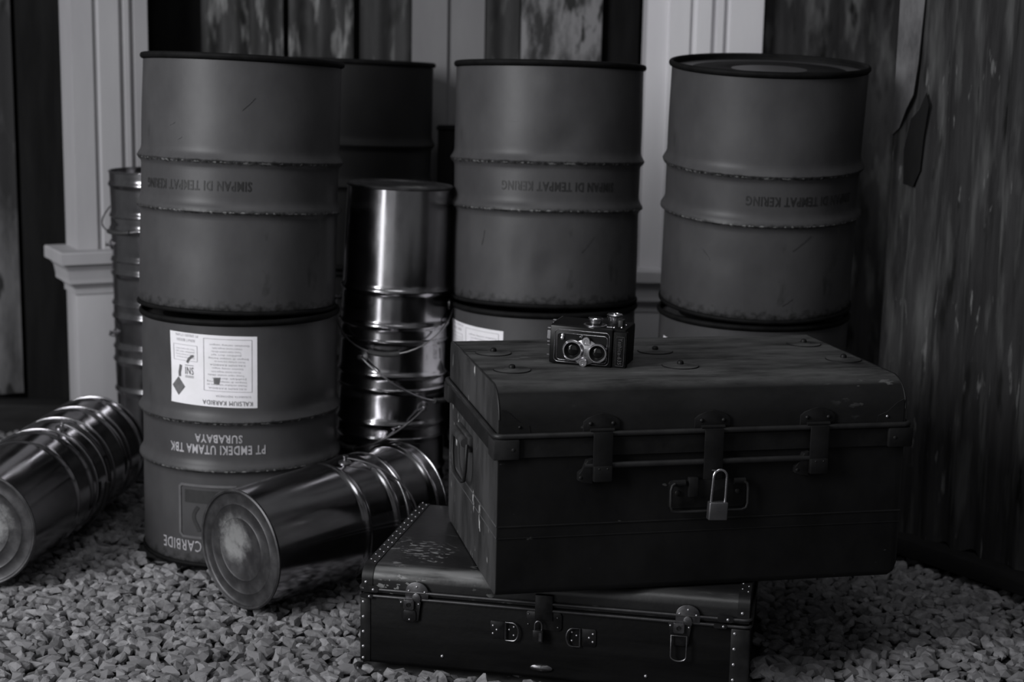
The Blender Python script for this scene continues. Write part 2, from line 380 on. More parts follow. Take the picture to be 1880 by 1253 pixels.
def sheet(name, material, x0, x1, z0, z1, pitch, amp, parent, M=I4, thick=0.0015, edge=None):
    """corrugated sheet in the local x-z plane, facing -y"""
    n = max(2, int((x1-x0)/pitch*12)); b = MB(); nz = 8
    def y(x): return -amp*(0.5+0.5*math.cos(2*math.pi*x/pitch)) if amp else 0.0
    rows = []
    for off in (0.0, thick):
        rr = []
        for k in range(nz+1):
            z = z0 + (z1-z0)*k/nz
            rr.append([])
            for i in range(n+1):
                x = x0 + (x1-x0)*i/n
                zz = z
                if k == 0 and edge: zz += edge*noise.noise(Vector((x*17, 3.1, z0)))
                rr[-1].append(b.bm.verts.new(M @ Vector((x, y(x)+off + 0.003*noise.noise(Vector((x*6, z*3, 1.7))), zz))))
        rows.append(rr)
    for k in range(nz):
        for i in range(n):
            f, r = rows
            b.bm.faces.new((f[k][i], f[k][i+1], f[k+1][i+1], f[k+1][i]))
            b.bm.faces.new((r[k][i], r[k+1][i], r[k+1][i+1], r[k][i+1]))
    for k in range(nz):
        b.bm.faces.new((rows[0][k][0], rows[0][k+1][0], rows[1][k+1][0], rows[1][k][0]))
        b.bm.faces.new((rows[0][k][n], rows[1][k][n], rows[1][k+1][n], rows[0][k+1][n]))
    return b.build(name, material, parent, angle=60)

WY = 4.32
wall_back = MB().box(-2.2, 2.3, WY+0.05, WY+0.12, -0.1, 2.3).build('wall_back', 'black_wood'); struct(wall_back)
wp = T(0, WY, 0)
sheet('metal_sheet', 'weathered_left', -2.2, -1.372, 0.09, 2.3, 0.13, 0.03, wall_back, wp)
MB().box(-1.365, -1.0, WY+0.01, WY+0.045, 0.05, 2.3, 0.004).build('dark_board', 'black_wood', wall_back)
sheet('metal_sheet', 'rust_sheet', -0.855, -0.635, 0.05, 2.3, 0.076, 0.018, wall_back, wp)
sheet('metal_sheet', 'rust_sheet', -0.62, -0.445, 0.05, 2.3, 0.076, 0.018, wall_back, T(0, WY+0.012, 0))
sheet('metal_sheet', 'rust_sheet_dark', -0.43, -0.285, 0.05, 2.3, 0.076, 0.018, wall_back, T(0, WY+0.02, 0))
sheet('metal_sheet', 'rust_sheet_dark', -0.10, 0.004, 0.05, 2.3, 0.076, 0.018, wall_back, wp)
MB().box(0.006, 0.226, WY-0.012, WY+0.02, 0.05, 2.3, 0.004).build('peeling_board', 'peeling_board', wall_back)
MB().box(0.24, 0.33, WY+0.02, WY+0.045, 0.05, 2.3, 0.004).build('dark_board', 'black_wood', wall_back)
sheet('metal_sheet', 'rust_sheet_pale', 0.645, 1.1, 0.03, 2.3, 0.09, 0.008, wall_back, T(0, WY-0.125, 0))
sheet('metal_sheet', 'rust_sheet_dark', 1.085, 2.2, 0.03, 2.3, 0.09, 0.012, wall_back, T(0, WY-0.02, 0))

# right wall: corrugated sheet running from its free edge by the drums towards the viewer
C0 = Vector((0.805, 3.34, 0)); ang = math.atan2(-0.809, 0.588)
WR = T(*C0) @ RZ(ang)           # local x runs along the wall towards the viewer, local -y faces the yard
wall_right = MB().box(0.02, 2.2, 0.02, 0.07, -0.1, 2.3, M=WR).build('wall_right', 'black_wood'); struct(wall_right)
sheet('metal_sheet', 'rust_sheet_right', 0.0, 0.62, 0.05, 2.3, 0.076, 0.014, wall_right, WR, edge=0.03)
sheet('metal_sheet', 'rust_sheet_right', 0.60, 1.35, 0.05, 2.3, 0.076, 0.014, wall_right, WR @ T(0, -0.003, 0), edge=0.03)
sheet('metal_sheet', 'rust_sheet_right', 1.33, 2.2, 0.05, 2.3, 0.076, 0.014, wall_right, WR, edge=0.03)
MB().prism([(0.0, 0.90), (0.018, 0.915), (0.034, 0.955), (0.050, 0.985), (0.058, 1.05), (0.066, 1.2), (0.07, 1.5), (0.07, 2.3), (0.0, 2.3)], 0.0, 0.003, M=WR @ T(0, -0.0145, 0) @ XZ).build('edge_flashing', 'flashing', wall_right)
MB().prism([(0.040, 0.80), (0.066, 0.795), (0.082, 0.83), (0.086, 0.90), (0.094, 0.965), (0.086, 0.99), (0.07, 0.955), (0.05, 0.935), (0.036, 0.87)], 0.0, 0.0015, M=WR @ T(0, -0.018, 0) @ XZ).build('tar_patch', 'black_wood', wall_right)
bl = MB().box(0.02, 2.2, -0.045, 0.02, 0.012, 0.052, 0.006, M=WR).build('baseboard_right', 'beam_wood'); struct(bl)
bl = MB().box(-2.2, -0.98, WY-0.09, WY, -0.02, 0.075, 0.006).build('baseboard_left', 'beam_wood'); struct(bl)
bl = MB().box(-2.4, -1.0, WY-0.42, WY-0.28, -0.03, 0.012, 0.006).build('trim_4', 'grey_and_shade'); struct(bl)

# moulded window surrounds (trims)
def trim(name, label, M, shaft_outline, z_split, ped_outline, cap_levels, material):
    root = bpy.data.objects.new(name, None); col.objects.link(root); root.matrix_world = M; root['kind'] = 'structure'
    MB().prism(shaft_outline, z_split, 2.3).build('shaft', material, root, angle=30)
    if ped_outline:
        x0, x1, y0, y1 = ped_outline
        MB().box(x0, x1, y0, y1, -0.05, z_split-0.1, 0.003).build('pedestal', material, root)
        b = MB()
        for o0, o1, za, zb in cap_levels:
            vs = []
            for o, z in ((o0, za+z_split), (o1, zb+z_split)):
                vs.append([b.bm.verts.new(p) for p in ((x0-o, y0-o, z), (x1+o, y0-o, z), (x1+o, y1+o, z), (x0-o, y1+o, z))])
            b.bm.faces.new(list(reversed(vs[0]))); b.bm.faces.new(vs[1])
            for i in range(4): b.bm.faces.new((vs[0][i], vs[0][(i+1) % 4], vs[1][(i+1) % 4], vs[1][i]))
        b.build('capital', material, root, angle=20)
    return root
CAP = [(0.004, 0.004, -0.115, -0.10), (0.004, 0.016, -0.10, -0.085), (0.022, 0.022, -0.085, -0.074), (0.022, 0.026, -0.074, -0.05), (0.026, 0.034, -0.05, -0.036), (0.045, 0.045, -0.032, -0.004), (0.045, 0.042, -0.004, 0.0)]
trim('trim_1', '', T(-1.135, 4.06, 0) @ RZ(R(29)),
     [(0.0, 0.0), (0.052, 0.0), (0.055, 0.008), (0.066, 0.008), (0.069, 0.0), (0.12, 0.0), (0.122, 0.014), (0.132, 0.014), (0.135, 0.004), (0.148, 0.004), (0.15, 0.02), (0.16, 0.02), (0.163, 0.01), (0.20, 0.014), (0.20, 0.13), (0.0, 0.13)],
     0.530, (-0.010, 0.26, -0.010, 0.1), CAP, 'white_paint')
trim('trim_2', '', T(-0.285, WY-0.03, 0), [(0.0, 0.0), (0.095, 0.0), (0.10, 0.012), (0.195, 0.012), (0.195, 0.08), (0.0, 0.08)], -0.05, None, None, 'grey_and_shade')
trim('trim_3', '', T(0.335, WY-0.16, 0),
     [(0.0, 0.0), (0.055, 0.0), (0.058, -0.012), (0.11, -0.012), (0.113, -0.004), (0.126, -0.004), (0.129, -0.012), (0.165, -0.012), (0.168, 0.002), (0.18, 0.002), (0.183, -0.012), (0.197, -0.012), (0.2, 0.0), (0.213, 0.0), (0.216, -0.012), (0.30, -0.012), (0.30, 0.15), (0.0, 0.15)],
     0.50, (-0.012, 0.31, -0.02, 0.15), CAP, 'lit_white_paint')

# ------------------------------------------------------------------ gravel
def rock_proto(seed):
    rnd = random.Random(seed)
    bm = bmesh.new()
    for _ in range(20):
        v = Vector((rnd.gauss(0, 1), rnd.gauss(0, 1), rnd.gauss(0, 1))).normalized()
        v *= rnd.uniform(0.86, 1.10)
        bm.verts.new((v.x, v.y*rnd.uniform(0.8, 1.0), v.z))
    bmesh.ops.convex_hull(bm, input=bm.verts)
    for v in [v for v in bm.verts if not v.link_faces]: bm.verts.remove(v)
    bm.verts.index_update()
    vs = np.array([v.co[:] for v in bm.verts]); fs = np.array([[v.index for v in f.verts] for f in bm.faces if len(f.verts) == 3])
    bm.free(); return vs, fs
PROTO = [rock_proto(100+i) for i in range(24)]
SC = (Vector((-0.2591, 2.5884, 0)), -0.1904, 0.677, 0.43)
su = Vector((math.cos(SC[1]), math.sin(SC[1]), 0)); sv = Vector((-su.y, su.x, 0))
def blocked(x, y):
    d = Vector((x, y, 0)) - SC[0]; a = d.dot(su); b = d.dot(sv)
    if -0.006 < a < SC[2]+0.006 and -0.006 < b < SC[3]+0.006: return True
    for cx, cy, r in ((-0.58, 3.28, 0.212), (0.068, 3.45, 0.212), (0.526, 3.40, 0.212), (-0.428, 4.05, 0.212), (-0.262, 3.42, 0.128), (-0.865, 3.85, 0.128)):
        if (x-cx)**2+(y-cy)**2 < r*r: return True
    return False
def wall_side(x, y):
    d = Vector((x, y, 0)) - C0
    return d.x*(-math.sin(ang)) + d.y*math.cos(ang) > -0.005 and d.dot(Vector((math.cos(ang), math.sin(ang), 0))) > 0
stones = []
rng = np.random.RandomState(3)
for layer, (sp, zc) in enumerate(((0.0222, -0.0085), (0.025, -0.026))):
    ny = int((4.28-2.05)/(sp*0.87)); nx = int(4.0/sp)
    for j in range(ny):
        for i in range(nx):
            x = -2.0 + (i+0.5*(j % 2))*sp + rng.uniform(-0.35, 0.35)*sp
            y = 2.05 + j*sp*0.87 + rng.uniform(-0.35, 0.35)*sp
            if wall_side(x, y): continue
            if abs(x) > 0.42*y+0.12: continue
            if layer == 0 and blocked(x, y): continue
            k = rng.uniform(0.90, 1.55)
            if rng.rand() < 0.10: k *= 1.25
            s = (0.0135*k*rng.uniform(0.85, 1.3), 0.0105*k, 0.0078*k*rng.uniform(0.8, 1.2))
            stones.append((x, y, zc+rng.uniform(-0.005, 0.004), s, rng.uniform(0, 6.283), rng.uniform(-0.5, 0.5), rng.uniform(-0.4, 0.4), rng.randint(24), layer))
def visible_rank(st):
    x, y, z = st[0], st[1], st[2]
    d = Vector((x, y, z-EYE)); dep = d.dot(Fv); px = 940+2880*d.dot(R2)/dep; py = 626.5-2880*d.dot(U2)/dep
    if not (4 < px < 1876 and 600 < py < 1248) or st[8] == 1: return 1e9
    if 640 < px < 1420: return 1e9
    return dep
order = sorted(range(len(stones)), key=lambda i: visible_rank(stones[i]))
single = set(order[:300])
pm = []
for vs, fs in PROTO:
    me = bpy.data.meshes.new('stone'); me.from_pydata([tuple(v) for v in vs], [], [tuple(int(q) for q in f) for f in fs]); me.update()
    me.materials.append(MATS['gravel']); pm.append(me)
allv, allf, off = [], [], 0
for i, (x, y, z, s, a, b, c, k, layer) in enumerate(stones):
    M = Matrix.Translation((x, y, z)) @ Matrix.Rotation(a, 4, 'Z') @ Matrix.Rotation(b, 4, 'X') @ Matrix.Rotation(c, 4, 'Y') @ Matrix.Diagonal((*s, 1))
    if i in single:
        o = bpy.data.objects.new('stone', pm[k]); col.objects.link(o); o.parent = floor; o.matrix_world = M
    else:
        A = np.array(M); vs, fs = PROTO[k]
        allv.append(vs @ A[:3, :3].T + A[:3, 3]); allf.append(fs+off); off += len(vs)
V = np.concatenate(allv); F = np.concatenate(allf)
me = bpy.data.meshes.new('gravel'); me.vertices.add(len(V)); me.vertices.foreach_set('co', V.ravel())
me.loops.add(len(F)*3); me.loops.foreach_set('vertex_index', F.ravel().astype(np.int32))
me.polygons.add(len(F)); me.polygons.foreach_set('loop_start', np.arange(0, len(F)*3, 3, dtype=np.int32))
me.polygons.foreach_set('use_smooth', np.zeros(len(F), dtype=bool)); me.update(calc_edges=True); me.materials.append(MATS['gravel'])
gravel = bpy.data.objects.new('gravel', me); col.objects.link(gravel); gravel.parent = floor; gravel['kind'] = 'stuff'

# ------------------------------------------------------------------ steel drums
DH, DR = 0.516, 0.204
def ridge(z, zc):
    d = z-zc
    return 0.0095*math.exp(-(d/(0.0115 if d > 0 else 0.006))**2)
WARP = {}
def bend(root, r_of, vs, fs, name, material, phi0, z0, flip=True, dr=0.0009, slope=0.0):
    """wrap flat lettering round the drum: phi measured from the front (-y), positive to the right"""
    out = []
    for x, y in vs:
        if flip: x, y = -x, -y
        z = z0 + y + slope*x; p = phi0 + x/r_of
        base = root if root.name in WARP else root.parent
        r = r_of + dr + (WARP[base.name](p-math.pi/2, z) if base and base.name in WARP else 0.0)
        out.append((r*math.sin(p), -r*math.cos(p), z))
    return mesh_from(name, out, fs, material, root)
def grid_patch(x0, x1, y0, y1, nx=24, ny=1):
    vs = []; fs = []
    for j in range(ny+1):
        for i in range(nx+1): vs.append((x0+(x1-x0)*i/nx, y0+(y1-y0)*j/ny))
    for j in range(ny):
        for i in range(nx): fs.append((j*(nx+1)+i, j*(nx+1)+i+1, (j+1)*(nx+1)+i+1, (j+1)*(nx+1)+i))
    return vs, fs
def strip(pts, w):
    """flat stroke along a polyline"""
    vs = []; fs = []
    dense = [pts[0]]
    for a, b in zip(pts[:-1], pts[1:]):
        k = max(1, int(math.hypot(b[0]-a[0], b[1]-a[1])/0.008))
        dense += [(a[0]+(b[0]-a[0])*q/k, a[1]+(b[1]-a[1])*q/k) for q in range(1, k+1)]
    pts = dense; n = len(pts)
    for i, p in enumerate(pts):
        a = Vector(pts[max(i-1, 0)]); b = Vector(pts[min(i+1, n-1)]); d = (b-a).normalized()
        nrm = Vector((-d.y, d.x))*w/2
        vs += [(p[0]+nrm.x, p[1]+nrm.y), (p[0]-nrm.x, p[1]-nrm.y)]
    for i in range(n-1): fs.append((2*i, 2*i+1, 2*i+3, 2*i+2))
    return vs, fs
def merge(lst):
    V, F = [], []
    for vs, fs in lst:
        o = len(V); V += list(vs); F += [tuple(i+o for i in f) for f in fs]
    return V, F
def shift(vf, dx, dy): return [(x+dx, y+dy) for x, y in vf[0]], vf[1]
def drum(label, x, y, z, face, tiltx=0.0, tilty=0.0, dents=(), material='drum_paint'):
    M = T(x, y, z) @ RX(tiltx) @ RY(tilty) @ RZ(face)
    root = thing('steel_drum', label, 'drum', M, 'steel drums stacked in pairs')
    def warp(a, zz):
        d = 0.0016*noise.noise(Vector((math.cos(a)*1.6+x*9, math.sin(a)*1.6, zz*7)))
        phi = a + math.pi/2
        for p0, z0, wa, wz, dep in dents:
            dp = (phi-p0+math.pi) % (2*math.pi) - math.pi
            d -= dep*math.exp(-(dp*DR/wa)**2-((zz-z0)/wz)**2)
        return d
    WARP[root.name] = warp
    prof = []
    for i in range(87):
        zz = 0.012 + (DH-0.026)*i/86
        prof.append((DR + ridge(zz, 0.207)+ridge(zz, 0.306), zz))
    prof = [(DR-0.010, 0.002), (DR-0.003, 0.005)] + prof
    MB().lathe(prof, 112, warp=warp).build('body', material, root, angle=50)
    def chime(zc, rt):
        b = MB(); p = []
        for k in range(13):
            t = 2*math.pi*k/12; p.append((DR+0.001+rt*0.75*math.cos(t), zc+rt*math.sin(t)))
        return b.lathe(p, 112, cap0=False, cap1=False)
    chime(DH-0.0062, 0.0062).build('rim', 'drum_rim', root, angle=60)
    chime(0.0055, 0.0045).build('bottom_rim', 'drum_rim', root, angle=60)
    MB().lathe([(0.004, DH-0.016), (0.075, DH-0.016), (0.08, DH-0.0135), (0.16, DH-0.0135), (0.165, DH-0.016), (DR-0.004, DH-0.016), (DR-0.003, DH-0.004)], 64, cap1=False).build('end_cap', 'drum_cap', root)
    return root
def stencil(root, phi, z=0.2565, slope=0.0):
    vs, fs = text_geo('SIMPAN DI TEMPAT KERING', 0.027, 0.66, 0.0005)
    w = max(v[0] for v in vs)-min(v[0] for v in vs); k = 0.252/w
    vs = [(a*k, b*1.0) for a, b in vs]
    bend(root, DR, vs, fs, 'stencil_lettering', 'stencil_dark', phi, z, slope=slope)
def paper_label(root, phi, z, full=True):
    # the sheet: 196 x 158 mm, stuck on upside down
    W2, H2 = 0.093, 0.073
    vs, fs = grid_patch(-W2, W2, -H2, H2, 30, 16)
    lab = bend(root, DR, vs, fs, 'paper_label', 'label_paper', phi, z, dr=0.0008, slope=-0.03)
    lab['label'] = 'white printed paper label stuck on upside down'
    ink, grey = [], []
    names = ['title_lettering', 'mark_lettering', 'mark_rule', 'mark_rule', 'mark_rule', 'hazard_diamond', 'tear_mark', 'tear_mark', 'dark_blot']
    def tx(lst, s, size, x, y, sq=1.0, wid=None):
        v, f = text_geo(s, size, sq)
        if wid:
            w = max(q[0] for q in v)-min(q[0] for q in v); v = [(a*wid/w, b) for a, b in v]
        lst.append(shift((v, f), x, y))
    # positions as read with the label the right way up
    tx(ink, 'KALSIUM KARBIDA', 0.0135, -0.033, 0.064, 0.8, 0.10)
    tx(ink, 'SNI', 0.022, 0.046, 0.004, 0.8, 0.019)
    for yy in (0.0145, 0.017, -0.0075): ink.append(grid_patch(0.036, 0.056, yy, yy+0.0011, 2))
    d = 0.019
    gv, gf = grid_patch(-0.5, 0.5, -0.5, 0.5, 6, 6)
    ink.append(([(0.073+(a+b_)*d*0.85, 0.038+(a-b_)*d) for a, b_ in gv], gf))
    ink.append(strip([(0.0695, 0.018), (0.0700, 0.010), (0.0680, 0.002), (0.0665, -0.006)], 0.006))
    ink.append(strip([(0.051, -0.012), (0.047, -0.020), (0.040, -0.026), (0.036, -0.027)], 0.005))
    ink.append(([(-0.020, 0.012), (-0.006, 0.014), (-0.007, 0.026), (-0.017, 0.027)], [(0, 1, 2, 3)]))
    rnd = random.Random(5)
    # framed instruction column and small frames
    def frame(x0, x1, y0, y1, w):
        grey.append(strip([(x0, y0), (x1, y0)], w)); grey.append(strip([(x0, y1), (x1, y1)], w))
        grey.append(strip([(x0, y0), (x0, y1)], w)); grey.append(strip([(x1, y0), (x1, y1)], w))
    frame(-0.082, 0.014, -0.066, 0.040, 0.0010)
    frame(0.028, 0.084, -0.048, -0.016, 0.0010)
    lines = ['KALSIUM KARBIDA', 'Mudah terbakar bila kena air', 'Simpan di tempat kering', 'Jauhkan dari api', 'Tutup rapat setelah dibuka', 'Hindari kontak dengan kulit', 'Gunakan sarung tangan']
    yy = 0.034; k = 0
    while yy > -0.060:
        s = lines[k % len(lines)]; k += 1
        tx(grey, s, 0.0052, -0.034+rnd.uniform(-0.004, 0.004), yy, 1.0, rnd.uniform(0.055, 0.082)); yy -= 0.0068
    for q in range(4): tx(grey, lines[q+1], 0.0045, 0.056, -0.022-0.006*q, 1.0, 0.044)
    tx(grey, 'BERAT BERSIH', 0.008, 0.054, -0.058, 0.9, 0.042); tx(grey, 'PT EMDEKI UTAMA', 0.008, 0.052, -0.068, 0.9, 0.052)
    tx(grey, 'SURABAYA INDONESIA', 0.006, -0.045, 0.050, 1.0, 0.07)
    for nm, (V, F) in zip(names, ink): bend(lab, DR, V, F, nm, 'label_ink', phi, z, dr=0.0018, slope=-0.03)
    V, F = merge(grey); fp = bend(lab, DR, V, F, 'fine_print', 'label_grey_ink', phi, z, dr=0.0016, slope=-0.03); fp['kind'] = 'stuff'

def scratches(root, lst):
    for p0, z0, p1, z1, w in lst:
        r = strip([(R(p0)*DR, z0), (R((p0+p1)/2)*DR+0.001, (z0+z1)/2), (R(p1)*DR, z1)], w)
        bend(root, DR, r[0], r[1], 'scratch', 'scratch_metal', 0.0, 0.0, flip=False, dr=0.0012)
def facing(x, y): return math.atan2(-x, y)*-1.0 * -1.0   # turn so that local -y looks at the viewpoint
dl_low = drum('lower grey drum of the left pair, with paper label and white lettering', -0.58, 3.28, 0.0, facing(-0.58, 3.28), R(-0.6), R(0.3), [(-0.9, 0.40, 0.05, 0.06, 0.003), (0.8, 0.33, 0.05, 0.02, 0.006)])
paper_label(dl_low, R(-17), 0.412)
for body, size, phi, z, wid in (('PT EMDEKI UTAMA TBK', 0.026, R(-15), 0.2495, 0.205), ('SURABAYA', 0.023, R(-13), 0.2725, 0.098)):
    vs, fs = text_geo(body, size, 1.0, 0.0006); w = max(v[0] for v in vs)-min(v[0] for v in vs)
    bend(dl_low, DR, [(a*wid/w, b) for a, b in vs], fs, 'white_lettering', 'stencil_white', phi, z)
vs, fs = text_geo('CARBIDE', 0.033, 1.0); w = max(v[0] for v in vs)-min(v[0] for v in vs)
bend(dl_low, DR, [(a*0.098/w, b) for a, b in vs], fs, 'white_lettering', 'stencil_white', R(-37), 0.044)
# embossed badge: cut-corner frame, dark banner, three flame waves (read the right way up)
fr = [(-0.06, -0.055), (-0.06, 0.03), (-0.045, 0.055), (0.055, 0.055), (0.062, 0.048), (0.062, -0.05), (0.057, -0.055), (-0.06, -0.055)]
vs, fs = strip(fr, 0.0055); bend(dl_low, DR, vs, fs, 'badge_frame', 'badge_relief', R(-19.5), 0.118, dr=0.002)
vs, fs = grid_patch(-0.05, 0.05, -0.045, -0.018, 10); bn = bend(dl_low, DR, vs, fs, 'badge_banner', 'badge_dark', R(-19.5), 0.118, dr=0.0009)
fl = []
for cx in (-0.03, -0.005, 0.02):
    fl.append(strip([(cx+0.008*math.sin(t*4.4)+0.006*t, -0.010+0.052*t) for t in [q/10 for q in range(11)]], 0.008))
vs, fs = merge(fl); bend(dl_low, DR, vs, fs, 'badge_flames', 'badge_dark', R(-19.5), 0.118, dr=0.0012)
dl_up = drum('upper grey drum of the left pair, stencilled upside down, leaning slightly', -0.583, 3.285, 0.5185, facing(-0.58, 3.28), R(-2.3), R(1.6), [(0.25, 0.38, 0.06, 0.07, 0.0025), (-0.5, 0.13, 0.05, 0.05, 0.002)])
stencil(dl_up, R(-29.5), slope=0.015)
dm_low = drum('lower grey drum of the middle pair, mostly hidden behind the trunk', 0.068, 3.45, 0.0, facing(0.07, 3.45), R(-0.5), 0)
paper_label(dm_low, R(-50), 0.402)
dm_up = drum('dented upper grey drum of the middle pair, behind the twin-lens camera', 0.068, 3.452, 0.5185, facing(0.07, 3.45), R(-2.2), R(0.4), [(0.14, 0.345, 0.035, 0.03, 0.005), (0.28, 0.36, 0.03, 0.04, 0.004), (0.0, 0.08, 0.03, 0.03, 0.004), (-0.25, 0.11, 0.02, 0.05, 0.003), (0.02, 0.47, 0.02, 0.03, -0.002)])
stencil(dm_up, R(8))
dr_low = drum('lower grey drum of the right pair, white label just above the trunk', 0.526, 3.41, 0.0, facing(0.526, 3.40), R(1.6), 0)
paper_label(dr_low, R(-41), 0.385)
dr_up = drum('upper grey drum of the right pair, tipped so its recessed top shows', 0.526, 3.388, 0.532, facing(0.526, 3.40), R(5.4), R(0.2), [(0.15, 0.43, 0.04, 0.05, 0.003), (-0.3, 0.13, 0.03, 0.03, 0.002)])
stencil(dr_up, R(27))
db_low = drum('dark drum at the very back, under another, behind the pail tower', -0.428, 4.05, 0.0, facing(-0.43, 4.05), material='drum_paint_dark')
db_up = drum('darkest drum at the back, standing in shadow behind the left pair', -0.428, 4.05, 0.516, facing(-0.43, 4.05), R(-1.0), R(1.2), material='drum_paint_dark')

scratches(dl_up, [(-0.5, 0.407, 6.5, 0.432, 0.0016), (-44, 0.372, -40, 0.378, 0.0012), (-38, 0.345, -35, 0.35, 0.001)])
scratches(dm_up, [(-41, 0.128, -39, 0.16, 0.0018), (-24, 0.39, -18, 0.39, 0.001), (22, 0.12, 30, 0.155, 0.0012)])
scratches(dr_up, [(-33, 0.145, -28, 0.125, 0.002), (20, 0.155, 31, 0.185, 0.0016), (16, 0.04, 22, 0.055, 0.0014)])
# ------------------------------------------------------------------ tin pails
PH, PB, PR_ = 0.33, 0.1145, 0.1215
def pail_r(z): return PB + (PR_-PB)*z/PH
def make_pail(label, M, group, bail=None, bail_drop=0, deep=1.28, first=[None]):
    """z=0 is the closed base, z=PH the open rim. bail: angle round the rim of the ears"""
    root = thing('tin_pail', label, 'pail', M, group)
    if first[0] is None:
        def bead(z, zc, h=0.0042, w=0.006): return h*math.exp(-((z-zc)/w)**2)
        zs = sorted(set([0.004, 0.012] + [PH*i/40 for i in range(1, 41)] + [c+d*0.0025 for c in (0.222, 0.297) for d in range(-5, 6)]))
        prof = [(PB-0.004, 0.001)] + [(pail_r(z)+bead(z, 0.222)+bead(z, 0.297), z) for z in zs if z < PH-0.001] + [(PR_, PH-0.001)]
        inner = [(PR_-0.0012, PH-0.001), (PB-0.0012, 0.012), (0.004, 0.012)]
        b0 = MB().lathe(prof + inner, 72, cap0=False, cap1=True).build('body', 'tin', root, angle=45, fix=True)
        b1 = MB().lathe([(0.002, 0.0052), (0.036, 0.0052), (0.040, 0.0036), (0.058, 0.0034), (0.061, 0.0018), (0.064, 0.0034), (0.084, 0.0034), (0.087, 0.0018), (0.090, 0.0034), (PB-0.008, 0.0038), (PB-0.005, 0.002), (PB-0.004, -0.001), (PB-0.001, -0.002), (PB+0.0018, 0.0), (PB+0.0012, 0.004), (PB-0.001, 0.006)], 72, cap1=False).build('base', 'tin_scuffed', root, angle=50)
        p = [(PR_+0.0005+0.0022*math.cos(2*math.pi*k/10), PH-0.002+0.0022*math.sin(2*math.pi*k/10)) for k in range(11)]
        b2 = MB().lathe(p, 72, cap0=False, cap1=False).build('rim', 'tin', root, angle=60)
        first[0] = (b0, b1, b2)
    else:
        for o in first[0]:
            c = o.copy(); col.objects.link(c); c.parent = root
    if bail is not None:
        ze = 0.258
        for s in (0, math.pi):
            a = bail+s; r = pail_r(ze)
            E = RZ(a) @ T(r, 0, ze) @ RY(R(90))
            MB().lathe([(0.013, -0.0015), (0.013, 0.0015), (0.009, 0.004), (0.004, 0.0055), (0.004, 0.012), (0.0055, 0.0125), (0.0055, 0.015), (0.001, 0.0155)], 18, E).build('ear', 'wire', root)
        # wire bail: arc from ear to ear, dropped by bail_drop round the ear axis
        pts = []
        rr = pail_r(ze)+0.010
        for k in range(25):
            t = math.pi*k/24
            pts.append((rr*math.cos(t), 0, rr*deep*math.sin(t)))
        B = RZ(bail) @ T(0, 0, ze) @ RX(bail_drop)
        MB().tube(pts, 0.0019, 8, M=B).build('bail', 'wire', root)
        MB().tube(pts[10:15], 0.0058, 10, M=B).build('grip', 'dark_grip', root)
    return root
STEP = 0.1075
def stack(axis_M, n, spots, labels, group, bails, upright=False):
    for i in range(n):
        M = axis_M @ T(random.uniform(-0.0003, 0.0003), random.uniform(-0.0003, 0.0003), STEP*i) @ RZ(random.uniform(0, 6))
        b = bails.get(i)
        if b: M = axis_M @ T(0, 0, STEP*i)
        make_pail(labels[i], M, group, *(b if b else (None, 0)))
# upside-down tower in the middle: top pail first
tilt = R(1.9)
top = Vector((-0.250, 3.425, 0.768))
axis = T(*top) @ RY(tilt) @ RX(math.pi)
stack(axis, 5, None, ['top upside-down tin pail of the shiny tower between the drums', 'second pail from the top of the shiny tower, wire handle hanging', 'third pail down the shiny tower, partly behind a lying pail', 'fourth pail down the shiny tower, behind the lying pails', 'bottom pail of the shiny tower, hidden on the gravel'],
      'tin pails nested in the tower between the drums', {0: (R(5), R(-55)), 1: (R(119), R(55)), 2: (R(52), R(-50), 1.22)})
# upright tower at the left, seen past the left drum
stack(T(-0.865, 3.85, -0.002) @ RY(R(-0.4)), 5, None, ['lowest pail of the narrow left tower beside the pedestal', 'second pail up the narrow left tower', 'middle pail of the narrow left tower by the pedestal', 'fourth pail up the narrow left tower, by the pedestal cap', 'top pail of the narrow left tower, against the white moulding'],
      'tin pails nested in the tower beside the pedestal', {4: (R(150), R(-115)), 3: (R(20), R(-100)), 1: (R(30), R(-105))})
# lying pails by the suitcase
az = R(41.5); dirv = Vector((math.sin(az), math.cos(az), 0.022)).normalized()
q = dirv.to_track_quat('Z', 'Y').to_matrix().to_4x4()
c0 = Vector((-0.505, 2.835, 0.122))
stack(T(*c0) @ q, 2, None, ['lying tin pail showing its scuffed round base, by the suitcase', 'second lying pail, its closed end nested inside the scuffed-base pail'][:2],
      'tin pails lying by the suitcase', {0: (R(96), R(-52), 1.2)})
az = R(5.0); dirv = Vector((math.sin(az), math.cos(az), 0.004)).normalized()
q = dirv.to_track_quat('Z', 'Y').to_matrix().to_4x4()
stack(T(-1.03, 2.93, 0.122) @ q, 4, None, ['nearest lying pail of the far-left row, base cut by the frame', 'second lying pail of the far-left row', 'third lying pail of the far-left row', 'last lying pail of the far-left row, tucked behind the left drum'],
      'tin pails lying in a row at the far left', {1: (R(105), R(-90), 1.0)})

# dark post behind the middle drums
p = thing('wooden_post', 'short dark wooden post standing behind the middle pair of drums', 'post', T(-0.205, 4.14, -0.02))
MB().box(0, 0.10, 0, 0.08, 0, 0.885, 0.004).build('shaft', 'black_wood', p)
MB().box(-0.004, 0.104, -0.004, 0.084, 0.875, 0.885, 0.003).build('cap', 'black_wood', p)

